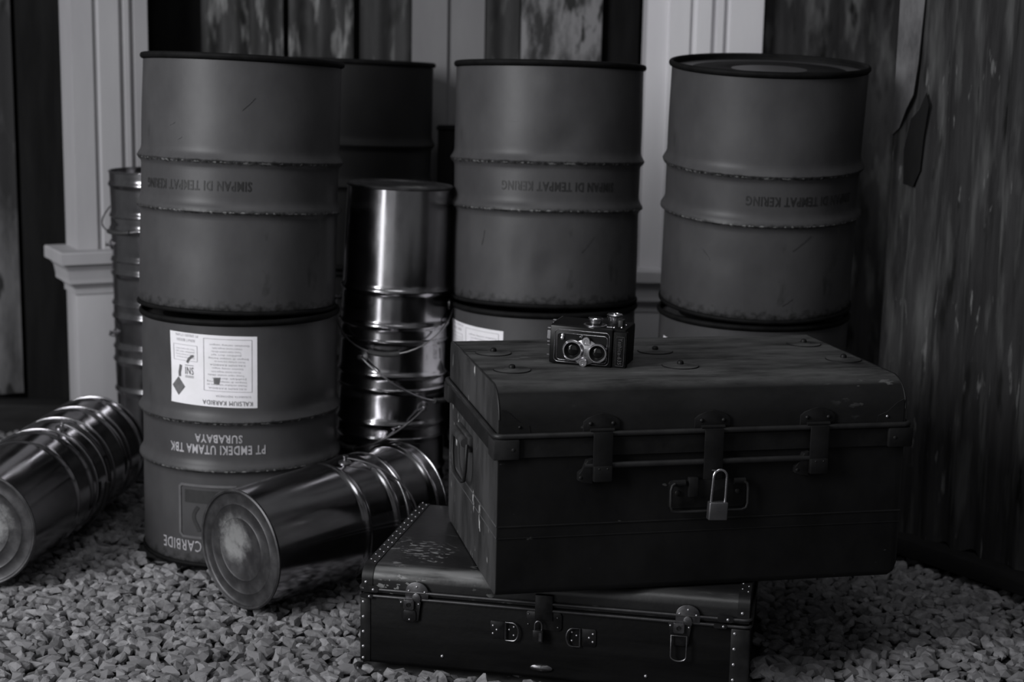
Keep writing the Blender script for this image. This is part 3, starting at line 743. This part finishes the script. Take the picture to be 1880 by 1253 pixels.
# ------------------------------------------------------------------ suitcase (under the trunk)
def rivets(spots, r, h, parent, material='rivet_metal', base=I4, name='rivet'):
    me = None
    for M in spots:
        if me is None:
            o = MB().dome(r, h, seg=10, k=3).build(name, material, parent); me = o.data
        else:
            o = bpy.data.objects.new(name, me); col.objects.link(o); o.parent = parent
        o.matrix_local = base @ M
F_ = RX(R(90))      # dome facing -y (front)
def fr_pt(x, y, z): return T(x, y, z) @ F_
case = thing('suitcase', 'old black leather suitcase with riveted corners, lying flat under the trunk', 'suitcase', T(-0.2591, 2.5884, 0.0) @ RZ(-0.1904))
SW, SD = 0.677, 0.43
MB().box(0.006, SW-0.006, 0.006, SD-0.006, 0.0, 0.128, 0.008, 3).build('body', 'case_leather', case)
def lid_mesh(x0, x1, y0, y1, z0, z1, ry, rz, nx=2, n=10, back=0.5):
    prof = [(y0, z0), (y0, z1-rz)]
    prof += [(y0+ry*(1-math.cos(math.pi/2*i/n)), z1-rz+rz*math.sin(math.pi/2*i/n)) for i in range(1, n+1)]
    prof += [(y1-ry*back*(1-math.sin(math.pi/2*i/n)), z1-rz*back+rz*back*math.cos(math.pi/2*i/n)) for i in range(0, n+1)]
    prof += [(y1, z0)]
    b = MB(); m_ = len(prof)
    xs = [x0+(x1-x0)*i/nx for i in range(nx+1)]
    rows = [[b.bm.verts.new((x, y, z)) for y, z in prof] for x in xs]
    for i in range(nx):
        for k in range(m_-1): b.bm.faces.new((rows[i][k], rows[i][k+1], rows[i+1][k+1], rows[i+1][k]))
        b.bm.faces.new((rows[i][m_-1], rows[i][0], rows[i+1][0], rows[i+1][m_-1]))
    e0 = b.bm.faces.new(rows[0]); e1 = b.bm.faces.new(list(reversed(rows[-1])))
    return b, e0, e1
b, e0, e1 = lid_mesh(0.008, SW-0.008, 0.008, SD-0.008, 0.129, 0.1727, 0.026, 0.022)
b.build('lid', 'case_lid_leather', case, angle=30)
# closing beads round the opening
def loop_rect(x0, x1, y0, y1, z, r=0.012, n=5): return [(x, y, z) for x, y in round_rect(x0, x1, y0, y1, r, n)]
MB().tube(loop_rect(0.003, SW-0.003, 0.003, SD-0.003, 0.1365), 0.0026, 8, True).build('lid_bead', 'case_bead', case, angle=60)
MB().tube(loop_rect(0.003, SW-0.003, 0.003, SD-0.003, 0.1245), 0.0026, 8, True).build('body_bead', 'case_bead', case, angle=60)
# leather corner straps: left end and right end of lid, vertical corners of body
def end_strap(xa, xb):
    b, _, _ = lid_mesh(xa, xb, 0.0065, SD-0.0065, 0.130, 0.1742, 0.0265, 0.0225, nx=1)
    return b
s1 = end_strap(0.0065, 0.026).build('end_strap', 'case_trim', case, angle=30)
s2 = end_strap(SW-0.026, SW-0.0065).build('end_strap', 'case_trim', case, angle=30)
for s_, xs in ((s1, (0.011, 0.021)), (s2, (SW-0.021, SW-0.011))):
    sp = [T(x, 0.04+0.028*k+(0.012 if x == xs[0] else 0), 0.1742) for k in range(14) for x in xs]
    rivets(sp, 0.0018, 0.0012, s_)
    rivets([fr_pt((xs[0]+xs[1])/2-0.002, 0.0065, 0.147)], 0.003, 0.002, s_)
for xa, xb in ((0.004, 0.024), (SW-0.036, SW-0.004)):
    cg = MB().box(xa, xb, 0.0035, 0.03, 0.003, 0.121, 0.004, 2).build('corner_strap', 'case_trim', case)
    xr = 0.0105 if xa < 0.1 else SW-0.029
    rivets([fr_pt(xr, 0.0038, z) for z in (0.112, 0.085, 0.058, 0.031, 0.010)], 0.0031, 0.0022, cg)
for xa in (0.012, SW-0.058):
    pl = MB().prism(round_rect(0, 0.026, 0, 0.012, 0.004), 0, 0.002, M=T(xa, 0.0015, 0.1315) @ XZ).build('bead_clip', 'latch_dark', case)
    rivets([fr_pt(xa+0.017, -0.0005, 0.1365)], 0.0028, 0.002, pl)
    pl = MB().prism(round_rect(0, 0.022, 0, 0.008, 0.003), 0, 0.002, M=T(xa-0.006, 0.0015, 0.1205) @ XZ).build('bead_clip', 'latch_dark', case)
    rivets([fr_pt(xa+0.010, -0.0005, 0.124)], 0.0024, 0.0016, pl)
def arch(w, h, n=14):
    return [(w/2*math.cos(math.pi*i/n), h*math.sin(math.pi*i/n)) for i in range(n+1)]
def latch(xc, dx, open_ring):
    lt = MB().prism([(-0.0205, -0.004)] + [(-a, b_+0.008) for a, b_ in arch(0.041, 0.019)] + [(0.0205, -0.004)], 0, 0.003, M=T(xc, 0.004, 0.129) @ XZ, bev=0.001).build('latch', 'latch_metal', case)
    rivets([fr_pt(xc-0.014, 0.001, 0.140), fr_pt(xc, 0.001, 0.1475), fr_pt(xc+0.014, 0.001, 0.139)], 0.0021, 0.0017, lt)
    MB().prism([(-0.0075, 0)] + [(-a, b_+0.006) for a, b_ in arch(0.015, 0.009)] + [(0.0075, 0)], 0, 0.004, M=T(xc, 0.0015, 0.122) @ XZ, bev=0.001).build('hasp_tongue', 'latch_metal', lt)
    xl = xc+dx
    MB().prism([(-0.0205, 0.0), (0.0205, 0.0), (0.018, -0.014), (0.016, -0.038), (0.009, -0.042), (-0.011, -0.042), (-0.015, -0.038), (-0.017, -0.014)], 0, 0.003, M=T(xl, 0.004, 0.1255) @ XZ, bev=0.001).build('latch_plate', 'latch_dark', lt)
    MB().prism(round_rect(-0.009, 0.009, -0.016, 0.002, 0.002), 0, 0.006, M=T(xl-0.001, 0.0015, 0.1235) @ XZ, bev=0.001).build('latch_block', 'latch_metal', lt)
    MB().lathe([(0.0042, 0), (0.0042, 0.0012), (0.0032, 0.0014), (0.0028, 0.0004), (0.001, 0.0004)], 14, T(xl-0.001, -0.0045, 0.1165) @ F_).build('keyhole', 'latch_dark', lt)
    rivets([fr_pt(xl-0.0155, 0.001, 0.118), fr_pt(xl+0.0155, 0.001, 0.117)], 0.002, 0.0016, lt)
    if open_ring:
        pts = [(xl-0.013, -0.004, 0.103)] + [(xl-0.013+0.013*(1-math.cos(math.pi*i/8)), -0.005, 0.067-0.008*math.sin(math.pi*i/8)) for i in range(9)] + [(xl+0.013, -0.004, 0.103)]
        MB().tube(pts, 0.0014, 8, True).build('lever_ring', 'latch_metal', lt)
    else:
        MB().prism(round_rect(-0.011, 0.011, -0.020, 0.0, 0.004), 0, 0.003, M=T(xl, 0.0015, 0.106) @ XZ, bev=0.0008).build('lever', 'latch_dark', lt)
        rivets([fr_pt(xl, -0.0015, 0.089)], 0.0018, 0.0014, lt)
latch(0.106, -0.012, False)
latch(0.570, -0.013, True)
def handle_mount(x0, sgn):
    pl = MB().prism(round_rect(0, 0.026, 0, 0.031, 0.003), 0, 0.002, M=T(x0 if sgn > 0 else x0-0.026, 0.006, 0.067) @ XZ, bev=0.0007).build('handle_mount', 'latch_dark', case)
    s = sgn
    rivets([fr_pt(x0+s*0.005, 0.004, 0.0895), fr_pt(x0+s*0.005, 0.004, 0.0755), fr_pt(x0+s*0.0115, 0.004, 0.0825)], 0.0022, 0.0018, pl)
    pts = [(x0+s*0.027, 0.002, 0.066), (x0+s*0.040, 0.001, 0.066)] + [(x0+s*(0.040+0.010*math.sin(math.pi*i/8)), 0.0, 0.082-0.016*math.cos(math.pi*i/8)) for i in range(1, 8)] + [(x0+s*0.040, 0.001, 0.098), (x0+s*0.027, 0.002, 0.098)]
    MB().tube(pts, 0.0014, 8, True).build('ring', 'latch_metal', pl)
    rivets([fr_pt(x0+s*0.033, 0.0055, 0.084), fr_pt(x0+s*0.041, 0.0055, 0.0895), fr_pt(x0+s*0.041, 0.0055, 0.0745)], 0.0020, 0.0016, pl)
handle_mount(0.235, 1); handle_mount(0.417, -1)
lk = MB().prism(round_rect(0.297, 0.358, 0.090, 0.122, 0.005), 0, 0.003, M=T(0, 0.006, 0) @ XZ, bev=0.001).build('lock_plate', 'latch_dark', case)
MB().box(0.312, 0.343, 0.0, 0.008, 0.107, 0.152, 0.002).build('lock_hasp', 'latch_dark', lk)
rivets([fr_pt(0.301, 0.003, 0.098), fr_pt(0.351, 0.003, 0.113), fr_pt(0.352, 0.003, 0.096), fr_pt(0.301, 0.003, 0.116)], 0.0018, 0.0014, lk, 'latch_metal')
MB().lathe([(0.0205, 0.0), (0.019, 0.003), (0.012, 0.0055), (0.001, 0.0062)], 28, T(0.325, 0.006, 0.021) @ F_ @ Matrix.Diagonal((1, 0.34, 1, 1))).build('glide', 'latch_metal', case)
rivets([fr_pt(0.151, 0.006, 0.025), fr_pt(0.503, 0.006, 0.023)], 0.0031, 0.0028, case, name='stud')
# its small dark padlock
pk = thing('padlock', 'small dark padlock hanging from the suitcase lock plate', 'padlock', case.matrix_world @ T(0.320, -0.006, 0.071))
MB().box(-0.009, 0.009, -0.005, 0.005, 0, 0.022, 0.002).build('body', 'latch_dark', pk)
MB().tube([(-0.006, 0, 0.020), (-0.006, 0, 0.029)] + [(-0.006*math.cos(math.pi*i/8), 0, 0.029+0.008*math.sin(math.pi*i/8)) for i in range(1, 8)] + [(0.006, 0, 0.029), (0.006, 0, 0.020)], 0.0015, 8).build('shackle', 'latch_metal', pk)
MB().box(0.0015, 0.0065, -0.0055, -0.0045, 0.003, 0.018, 0.0004, 1).build('face_strip', 'latch_metal', pk)

# ------------------------------------------------------------------ metal trunk
trunk = thing('metal_trunk', 'large dark metal trunk with three hasps, lying across the suitcase', 'trunk', T(-0.0243, 2.4413, 0.1745) @ RZ(0.2124))
W, D = 0.72, 0.471; BZ = 0.2705; TOP = 0.3465
def trunk_shell():
    b = MB()
    prof = [(0.008, 0.262), (0.008, 0.012), (0.0090, 0.006), (0.0115, 0.0022), (0.017, 0.0), (D-0.028, 0.0), (D-0.017, 0.004), (D-0.010, 0.012), (D-0.008, 0.026), (D-0.008, 0.262)]
    xs = [(0.008, 1.0), (W-0.022, 1.0), (W-0.012, 0.65), (W-0.008, 0.0)]
    rows = []
    for x, k in xs:
        rr = []
        for y, z in prof:
            zz = z + (0.0 if z > 0.03 else (1-k)*0.018)
            rr.append(b.bm.verts.new((x, y, zz)))
        rows.append(rr)
    for i in range(len(xs)-1):
        for k in range(len(prof)-1): b.bm.faces.new((rows[i][k], rows[i+1][k], rows[i+1][k+1], rows[i][k+1]))
        b.bm.faces.new((rows[i][-1], rows[i+1][-1], rows[i+1][0], rows[i][0]))
    b.bm.faces.new(rows[0]); b.bm.faces.new(list(reversed(rows[-1])))
    return b
trunk_shell().build('body', 'trunk_paint', trunk, angle=30)
# side panels weathered, with light from the left painted in, let into the ends
def end_panel(pts, x, name, mt):
    b = MB(); M = Matrix(((0, 0, 1, x), (1, 0, 0, 0), (0, 1, 0, 0), (0, 0, 0, 1)))
    b.prism(pts, -0.001, 0.001, M=M); return b.build(name, mt, trunk)
end_panel([(0.009, 0.258), (0.009, 0.013), (0.010, 0.007), (0.0125, 0.0032), (0.018, 0.001), (D-0.029, 0.001), (D-0.018, 0.005), (D-0.011, 0.013), (D-0.009, 0.027), (D-0.009, 0.258)], 0.0078, 'end_panel', 'trunk_side_lit_paint')
# lid
b, e0, e1 = lid_mesh(0.008, W-0.008, 0.008, D-0.008, 0.268, TOP, 0.055, 0.050, nx=2, n=14, back=0.35)
b.build('lid', 'trunk_top_paint', trunk, angle=30)
lp = [(0.0085, 0.272), (0.0085, TOP-0.050)] + [(0.0085+0.0545*(1-math.cos(math.pi/2*i/12)), TOP-0.050+0.0495*math.sin(math.pi/2*i/12)) for i in range(1, 13)] + [(D-0.028, TOP-0.0005), (D-0.012, TOP-0.006), (D-0.0085, TOP-0.018), (D-0.0085, 0.272)]
end_panel(lp, 0.0078, 'lid_end_panel', 'trunk_side_lit_paint')
MB().tube([(0.0085, y, z) for y, z in lp[1:]], 0.0016, 6).build('lid_seam', 'trunk_edge_metal', trunk, angle=60)
MB().tube([(W-0.0085, y, z) for y, z in lp[1:]], 0.0016, 6).build('lid_seam', 'trunk_metal', trunk, angle=60)
# rolled bead of the lid and the band below it
MB().tube(loop_rect(0.001, W-0.001, 0.001, D-0.001, BZ, 0.012), 0.0048, 10, True).build('lid_bead', 'trunk_edge_metal', trunk, angle=60)
bd = MB()
oo = round_rect(0.0035, W-0.0035, 0.0035, D-0.0035, 0.004)
bd.prism(oo, 0.234, 0.264, bev=0.001)
bd.build('band', 'trunk_metal', trunk)
for cx, cy, nm in ((0, 0, 'l'), (W, 0, 'r'), (0, D, 'b'), (W, D, 'k')):
    b = MB()
    sx = 1 if cx == 0 else -1; sy = 1 if cy == 0 else -1
    x0, x1 = sorted((cx-sx*0.003, cx+sx*0.041)); y0, y1 = sorted((cy-sy*0.003, cy+sy*0.041))
    b.box(x0, x1, y0, y1, 0.232, 0.266, 0.003)
    cb = b.build('corner_bracket', 'trunk_edge_metal' if cx == 0 else 'trunk_metal', trunk)
    if cy == 0: rivets([fr_pt(cx+sx*0.030, -0.003, 0.249)], 0.003, 0.0015, cb, 'trunk_edge_metal')
# lid corner gussets with a rivet
for cx, s in ((0.012, 1), (W-0.012, -1)):
    gp = MB().prism([(0, 0), (s*0.048, 0), (s*0.046, 0.012), (s*0.030, 0.018), (s*0.012, 0.034), (0, 0.040)], 0, 0.0012, M=T(cx, 0.0085, 0.274) @ XZ).build('lid_gusset', 'trunk_top_paint', trunk)
    rivets([fr_pt(cx+s*0.030, 0.007, 0.284)], 0.0026, 0.0022, gp, 'rivet_metal' if s < 0 else 'trunk_metal')
# pressed creases round the body
for z, r in ((0.118, 0.0017), (0.098, 0.0013)):
    MB().tube([(0.0072, D-0.02, z), (0.0072, 0.009, z)], r, 6).build('pressed_crease', 'crease_pale', trunk, angle=60)
    MB().tube([(0.0088, 0.0078, z), (W-0.0078, 0.0078, z), (W-0.0078, D-0.02, z)], r, 6).build('pressed_crease', 'trunk_metal' if z > 0.1 else 'trunk_paint', trunk, angle=60)
# hasps
def hasp(xc, z_end, foot):
    pk_ = [(-0.031, 0), (0.031, 0), (0.031, 0.016), (0.024, 0.022), (0.010, 0.027), (0, 0.030), (-0.010, 0.027), (-0.024, 0.022), (-0.031, 0.016)]
    h = MB().prism(pk_, 0, 0.003, M=T(xc, 0.0075, 0.2745) @ XZ, bev=0.0008).build('hasp', 'trunk_metal', trunk)
    rivets([fr_pt(xc-0.019, 0.0045, 0.287), fr_pt(xc+0.019, 0.0045, 0.287)], 0.0036, 0.003, h, 'trunk_metal')
    MB().tube([(xc-0.020, 0.001, 0.2765), (xc+0.020, 0.001, 0.2765)], 0.0035, 10).build('hinge_pin', 'trunk_metal', h)
    MB().box(xc-0.0165, xc+0.0165, -0.0085, -0.0055, z_end, 0.274, 0.0012).build('strap', 'trunk_metal', h)
    MB().box(xc-0.0165, xc+0.0165, -0.0085, 0.002, 0.2715, 0.2745, 0.0012).build('strap_fold', 'trunk_metal', h)
    if foot:
        MB().box(xc-0.0155, xc+0.0155, -0.0125, 0.006, z_end-0.004, z_end+0.022, 0.0015).build('strap_foot', 'trunk_metal', h)
        rivets([fr_pt(xc-0.007, -0.0125, z_end+0.018), fr_pt(xc+0.007, -0.0125, z_end+0.018)], 0.0014, 0.001, h, 'trunk_edge_metal')
hasp(0.178, 0.197, True); hasp(0.367, 0.190, False); hasp(0.552, 0.197, True)
for xc, s in ((0.178, -1), (0.552, -1)):
    ck = MB().prism([(0, 0), (0.016, -0.002), (0.016, 0.040), (0.006, 0.038), (0.0, 0.022), (-0.008, 0.016), (-0.008, 0.004)], 0, 0.012, M=T(xc-0.031, 0.008, 0.190) @ XZ, bev=0.0015).build('catch', 'trunk_metal', trunk)
    rivets([fr_pt(xc-0.035, -0.003, 0.199)], 0.0035, 0.002, ck, 'trunk_metal')
MB().tube([(0.150, 0.0, 0.2185), (0.200, -0.001, 0.2185), (0.535, -0.001, 0.2185), (0.548, 0.0, 0.2185)], 0.0052, 12).build('locking_bar', 'trunk_edge_metal', trunk, angle=60)
lp_ = MB().prism(round_rect(0.296, 0.430, 0.138, 0.186, 0.006), 0, 0.0018, M=T(0, 0.008, 0) @ XZ, bev=0.0006).build('lock_plate', 'trunk_metal', trunk)
MB().box(0.328, 0.345, -0.002, 0.008, 0.158, 0.192, 0.002).build('guide', 'trunk_metal', lp_)
for x0 in (0.302, 0.407):
    MB().tube([(x0, 0.001, 0.183), (x0+0.020, 0.001, 0.183)], 0.0055, 10).build('handle_loop', 'trunk_metal', lp_)
    rivets([fr_pt(x0+0.010, 0.006, 0.164)], 0.0052, 0.0028, lp_, 'trunk_metal')
hp = [(0.304, -0.003, 0.183), (0.299, -0.004, 0.180), (0.2965, -0.005, 0.172), (0.2965, -0.006, 0.146), (0.299, -0.006, 0.138), (0.306, -0.006, 0.135), (0.420, -0.006, 0.135), (0.428, -0.006, 0.138), (0.4305, -0.006, 0.146), (0.4305, -0.005, 0.172), (0.429, -0.004, 0.180), (0.424, -0.003, 0.183)]
MB().tube(hp, 0.0026, 8).build('bail_handle', 'trunk_edge_metal', trunk, angle=60)
st = [(0.3655, -0.008, 0.205), (0.369, -0.014, 0.206), (0.3705, -0.017, 0.200), (0.370, -0.016, 0.192), (0.3665, -0.010, 0.190)]
MB().tube(st, 0.0016, 8).build('staple', 'trunk_edge_metal', trunk)
# handle on the left end
sh = MB().box(-0.001, 0.008, 0.225, 0.345, 0.188, 0.216, 0.002).build('side_handle', 'trunk_side_lit_paint', trunk)
MB().tube([(-0.004, 0.235, 0.203), (-0.004, 0.340, 0.203)], 0.0088, 12).build('handle_sleeve', 'trunk_side_lit_paint', sh, angle=60)
MB().tube([(-0.004, 0.222, 0.203), (-0.006, 0.215, 0.190), (-0.008, 0.214, 0.160), (-0.008, 0.225, 0.138), (-0.008, 0.25, 0.130), (-0.008, 0.315, 0.130), (-0.008, 0.335, 0.138), (-0.007, 0.348, 0.160), (-0.006, 0.348, 0.190), (-0.004, 0.342, 0.203)], 0.0032, 8).build('handle_ring', 'trunk_edge_metal', sh, angle=60)
# discs with knobs on the lid
for u_, v_ in ((0.060, 0.319), (0.061, 0.163), (0.358, 0.305), (0.361, 0.166), (0.664, 0.348), (0.676, 0.192)):
    dk = MB().lathe([(0.0325, -0.001), (0.0325, 0.0010), (0.0315, 0.0018), (0.014, 0.0022), (0.011, 0.0035), (0.001, 0.0035)], 40, T(u_, v_, TOP)).build('lid_disc', 'trunk_top_paint', trunk)
    MB().lathe([(0.0055, 0.003), (0.0058, 0.006), (0.005, 0.0085), (0.003, 0.010), (0.0005, 0.0105)], 16, T(u_, v_, TOP)).build('knob', 'trunk_metal', dk)

# padlock on the middle hasp
pl = thing('padlock', 'brass padlock with a long bright steel shackle, on the trunk', 'padlock', trunk.matrix_world @ T(0.3725, -0.019, 0.1235) @ RY(R(2.5)))
MB().box(-0.0165, 0.0165, -0.007, 0.007, 0, 0.031, 0.0025, 3).build('body', 'lock_brass', pl)
MB().tube([(-0.0125, 0, 0.029), (-0.0115, 0, 0.070)] + [(-0.0115*math.cos(math.pi*i/10), 0, 0.073+0.012*math.sin(math.pi*i/10)) for i in range(0, 11)] + [(0.0115, 0, 0.070), (0.0122, 0, 0.029)], 0.0024, 10).build('shackle', 'lock_steel', pl, angle=60)
vs, fs = text_geo('••••', 0.006)
mesh_from('stamped_mark', [(x+0.001, -0.0073, y+0.017) for x, y in vs], fs, 'lock_steel', pl)

# ------------------------------------------------------------------ twin-lens camera lying on its side
cw, ch, cd = 0.137, 0.0690, 0.092
tl = thing('twin_lens_camera', 'black and chrome twin-lens camera lying on its side on the trunk', 'camera', T(0.063, 2.679, 0.5220) @ RZ(R(-15.5)) @ RY(R(1.5)))
MB().box(0, cw-0.004, 0.010, cd, 0, ch, 0.003, 2).build('body', 'camera_body', tl)
MB().box(0.001, 0.112, 0.0, 0.012, 0.001, ch-0.001, 0.003, 2).build('front_standard', 'camera_black', tl)
MB().box(0.112, cw, 0.003, 0.02, 0.001, ch-0.004, 0.003, 2).build('hood_front', 'camera_body', tl)
CF = XZ         # outline in x-z, thickness towards the viewer (-y)
def outline_tube(x0, x1, z0, z1, r, wr, y, bulge=0.0):
    pts = [(x, y, z) for x, z in round_rect(x0, x1, z0, z1, r, 5)]
    if bulge:
        xc = (x0+x1)/2
        pts = [(x + (bulge*(1-((z-(z0+z1)/2)/((z1-z0)/2))**2))*(1 if x > xc else -1), yy, z) for x, yy, z in pts]
    return MB().tube(pts, wr, 6, True)
outline_tube(0.011, 0.106, 0.005, 0.0615, 0.006, 0.0009, -0.0003, 0.0025).build('front_trim', 'chrome_soft', tl, angle=60)
outline_tube(0.0155, 0.1025, 0.0085, 0.0555, 0.005, 0.0006, -0.0006, 0.002).build('front_trim', 'chrome', tl, angle=60)
MB().prism(round_rect(0.016, 0.102, 0.009, 0.055, 0.005), 0, 0.001, M=T(0, 0.0003, 0) @ CF).build('front_plate', 'camera_black', tl)
# bridge plate between the lenses
MB().prism([(0.045, 0.012), (0.056, 0.004), (0.071, 0.004), (0.088, 0.012), (0.088, 0.040), (0.075, 0.047), (0.060, 0.047), (0.045, 0.041)], 0, 0.0035, M=T(0, 0, 0) @ CF, bev=0.001).build('lens_bridge', 'chrome_soft', tl)
def lens(x, z, ro, ri, nm):
    M = T(x, 0, z) @ F_
    l = MB().lathe([(ro, 0), (ro, 0.006), (ro-0.0012, 0.0075), (ri+0.0022, 0.0078), (ri+0.0012, 0.0095), (ri, 0.0095), (ri-0.0008, 0.005), (ri-0.002, 0.0045)], 40, M, cap1=False).build(nm, 'chrome_soft', tl, angle=30)
    MB().lathe([(ri-0.0003, 0.0085), (ri-0.0018, 0.0080), (ri-0.0045, 0.0045), (ri-0.0052, 0.0040)], 40, M, cap0=False, cap1=False).build('inner_ring', 'camera_black', l, angle=30)
    k = ri-0.0048
    MB().lathe([(k, 0.0035)] + [(k*math.cos(t), 0.0035+0.0014*math.sin(t)) for t in (0.3, 0.6, 0.9, 1.2, 1.5)], 32, M).build('glass', 'lens_glass', l, angle=60)
    return l
lens(0.0445, 0.0275, 0.0188, 0.0150, 'taking_lens')
lens(0.0885, 0.0262, 0.0166, 0.0142, 'viewing_lens')
for x, z in ((0.0678, 0.0455), (0.0640, 0.0078)):
    MB().lathe([(0.0074, 0), (0.0074, 0.0078), (0.0066, 0.0088), (0.0035, 0.0088), (0.0028, 0.0082), (0.0005, 0.0082)], 28, T(x, 0, z) @ F_).build('dial', 'chrome_soft', tl)
MB().lathe([(0.0034, 0), (0.0034, 0.002), (0.0022, 0.0028), (0.0004, 0.0028)], 16, T(0.0245, 0, 0.051) @ F_).build('flash_socket', 'chrome_soft', tl)
MB().lathe([(0.0030, 0), (0.0030, 0.0045), (0.0018, 0.005), (0.0004, 0.005)], 16, T(0.0245, 0, 0.0468) @ F_).build('flash_socket', 'chrome', tl)
MB().box(-0.004, 0.004, -0.003, 0, -0.0008, 0.0008, 0.0005, 1, M=T(0.0575, 0, 0.0535) @ RY(R(-38))).build('shutter_lever', 'chrome', tl)
MB().box(-0.0035, 0.0035, -0.003, 0, -0.0006, 0.0006, 0.0004, 1, M=T(0.0590, 0, 0.0525) @ RY(R(-70))).build('shutter_lever', 'chrome_soft', tl)
for k in range(6):
    MB().box(0.0645, 0.0685, -0.0042, -0.003, 0.019+0.0022*k, 0.0198+0.0022*k).build('scale_mark', 'camera_black', tl)
# name plate
outline_tube(0.1185, 0.1325, 0.006, 0.0565, 0.0015, 0.0005, 0.0028).build('name_frame', 'nameplate_ink', tl, angle=60)
vs, fs = text_geo('Yashica-635', 0.0105, 1.0); w = max(v[0] for v in vs)-min(v[0] for v in vs); k = 0.046/w
mesh_from('name_lettering', [(y*0.95+0.1255, 0.0026, -x*k+0.0315) for x, y in vs], fs, 'nameplate_ink', tl)
# focusing knob, winding knob and accessory shoe on the upper side
MB().lathe([(0.0205, 0), (0.0205, 0.0018), (0.0185, 0.0024), (0.0175, 0.0016), (0.001, 0.0016)], 40, T(0.0745, 0.029, ch-0.0005)).build('focus_dial', 'chrome_soft', tl)
MB().lathe([(0.0168, 0.001), (0.0168, 0.0025), (0.0125, 0.0036), (0.0120, 0.0045)], 40, T(0.0745, 0.029, ch)).build('focus_collar', 'camera_black', tl)
MB().lathe([(0.0118, 0.003), (0.0120, 0.009), (0.0128, 0.010), (0.0128, 0.0125), (0.0118, 0.0138), (0.0108, 0.0138)], 40, T(0.0745, 0.029, ch), cap1=False).build('focus_knob', 'chrome', tl)
MB().lathe([(0.0112, 0.0125), (0.0108, 0.0140), (0.001, 0.0142)], 40, T(0.0745, 0.029, ch)).build('focus_knob_face', 'camera_black', tl)
wk = MB().lathe([(0.0115, 0), (0.0115, 0.010), (0.0135, 0.0105), (0.0138, 0.0145), (0.0125, 0.0165), (0.009, 0.0168), (0.0085, 0.0155), (0.004, 0.0155), (0.0035, 0.0170), (0.0005, 0.0172)], 36, T(0.1000, 0.070, ch-0.0005)).build('winding_knob', 'chrome_soft', tl)
MB().lathe([(0.0132, 0.0118), (0.0141, 0.0120), (0.0141, 0.0135), (0.0132, 0.0138)], 36, T(0.1000, 0.070, ch), cap0=False, cap1=False).build('knurl', 'camera_black', wk)
MB().box(0.114, 0.123, 0.030, 0.052, ch-0.003, ch+0.012, 0.002).build('lug_bracket', 'trunk_edge_metal', tl)
for x, y in ((0.110, 0.020), (0.122, 0.026), (0.124, 0.053)):
    MB().dome(0.0022, 0.0035, T(x, y, ch-0.001), 12, 3).build('lug_screw', 'chrome', tl)
MB().box(0.097, 0.108, 0.016, 0.019, ch-0.001, ch+0.0015, 0.0006, 1).build('shutter_release', 'chrome_soft', tl)
MB().box(0.001, 0.0025, 0.02, cd-0.004, ch-0.001, ch+0.0008, 0.0003, 1).build('edge_seam', 'chrome_soft', tl)
# small chrome feet and catches at the base end
for y, z, h in ((0.045, 0.0690, 0.0022), (0.008, 0.0610, 0.0022), (0.009, 0.0490, 0.0150), (0.010, 0.0365, 0.0020), (0.014, 0.0300, 0.002), (0.010, 0.0130, 0.0022)):
    MB().box(-0.0055, 0.001, y, y+0.004, z-h/2, z+h/2, 0.0006, 1).build('base_catch', 'chrome', tl)
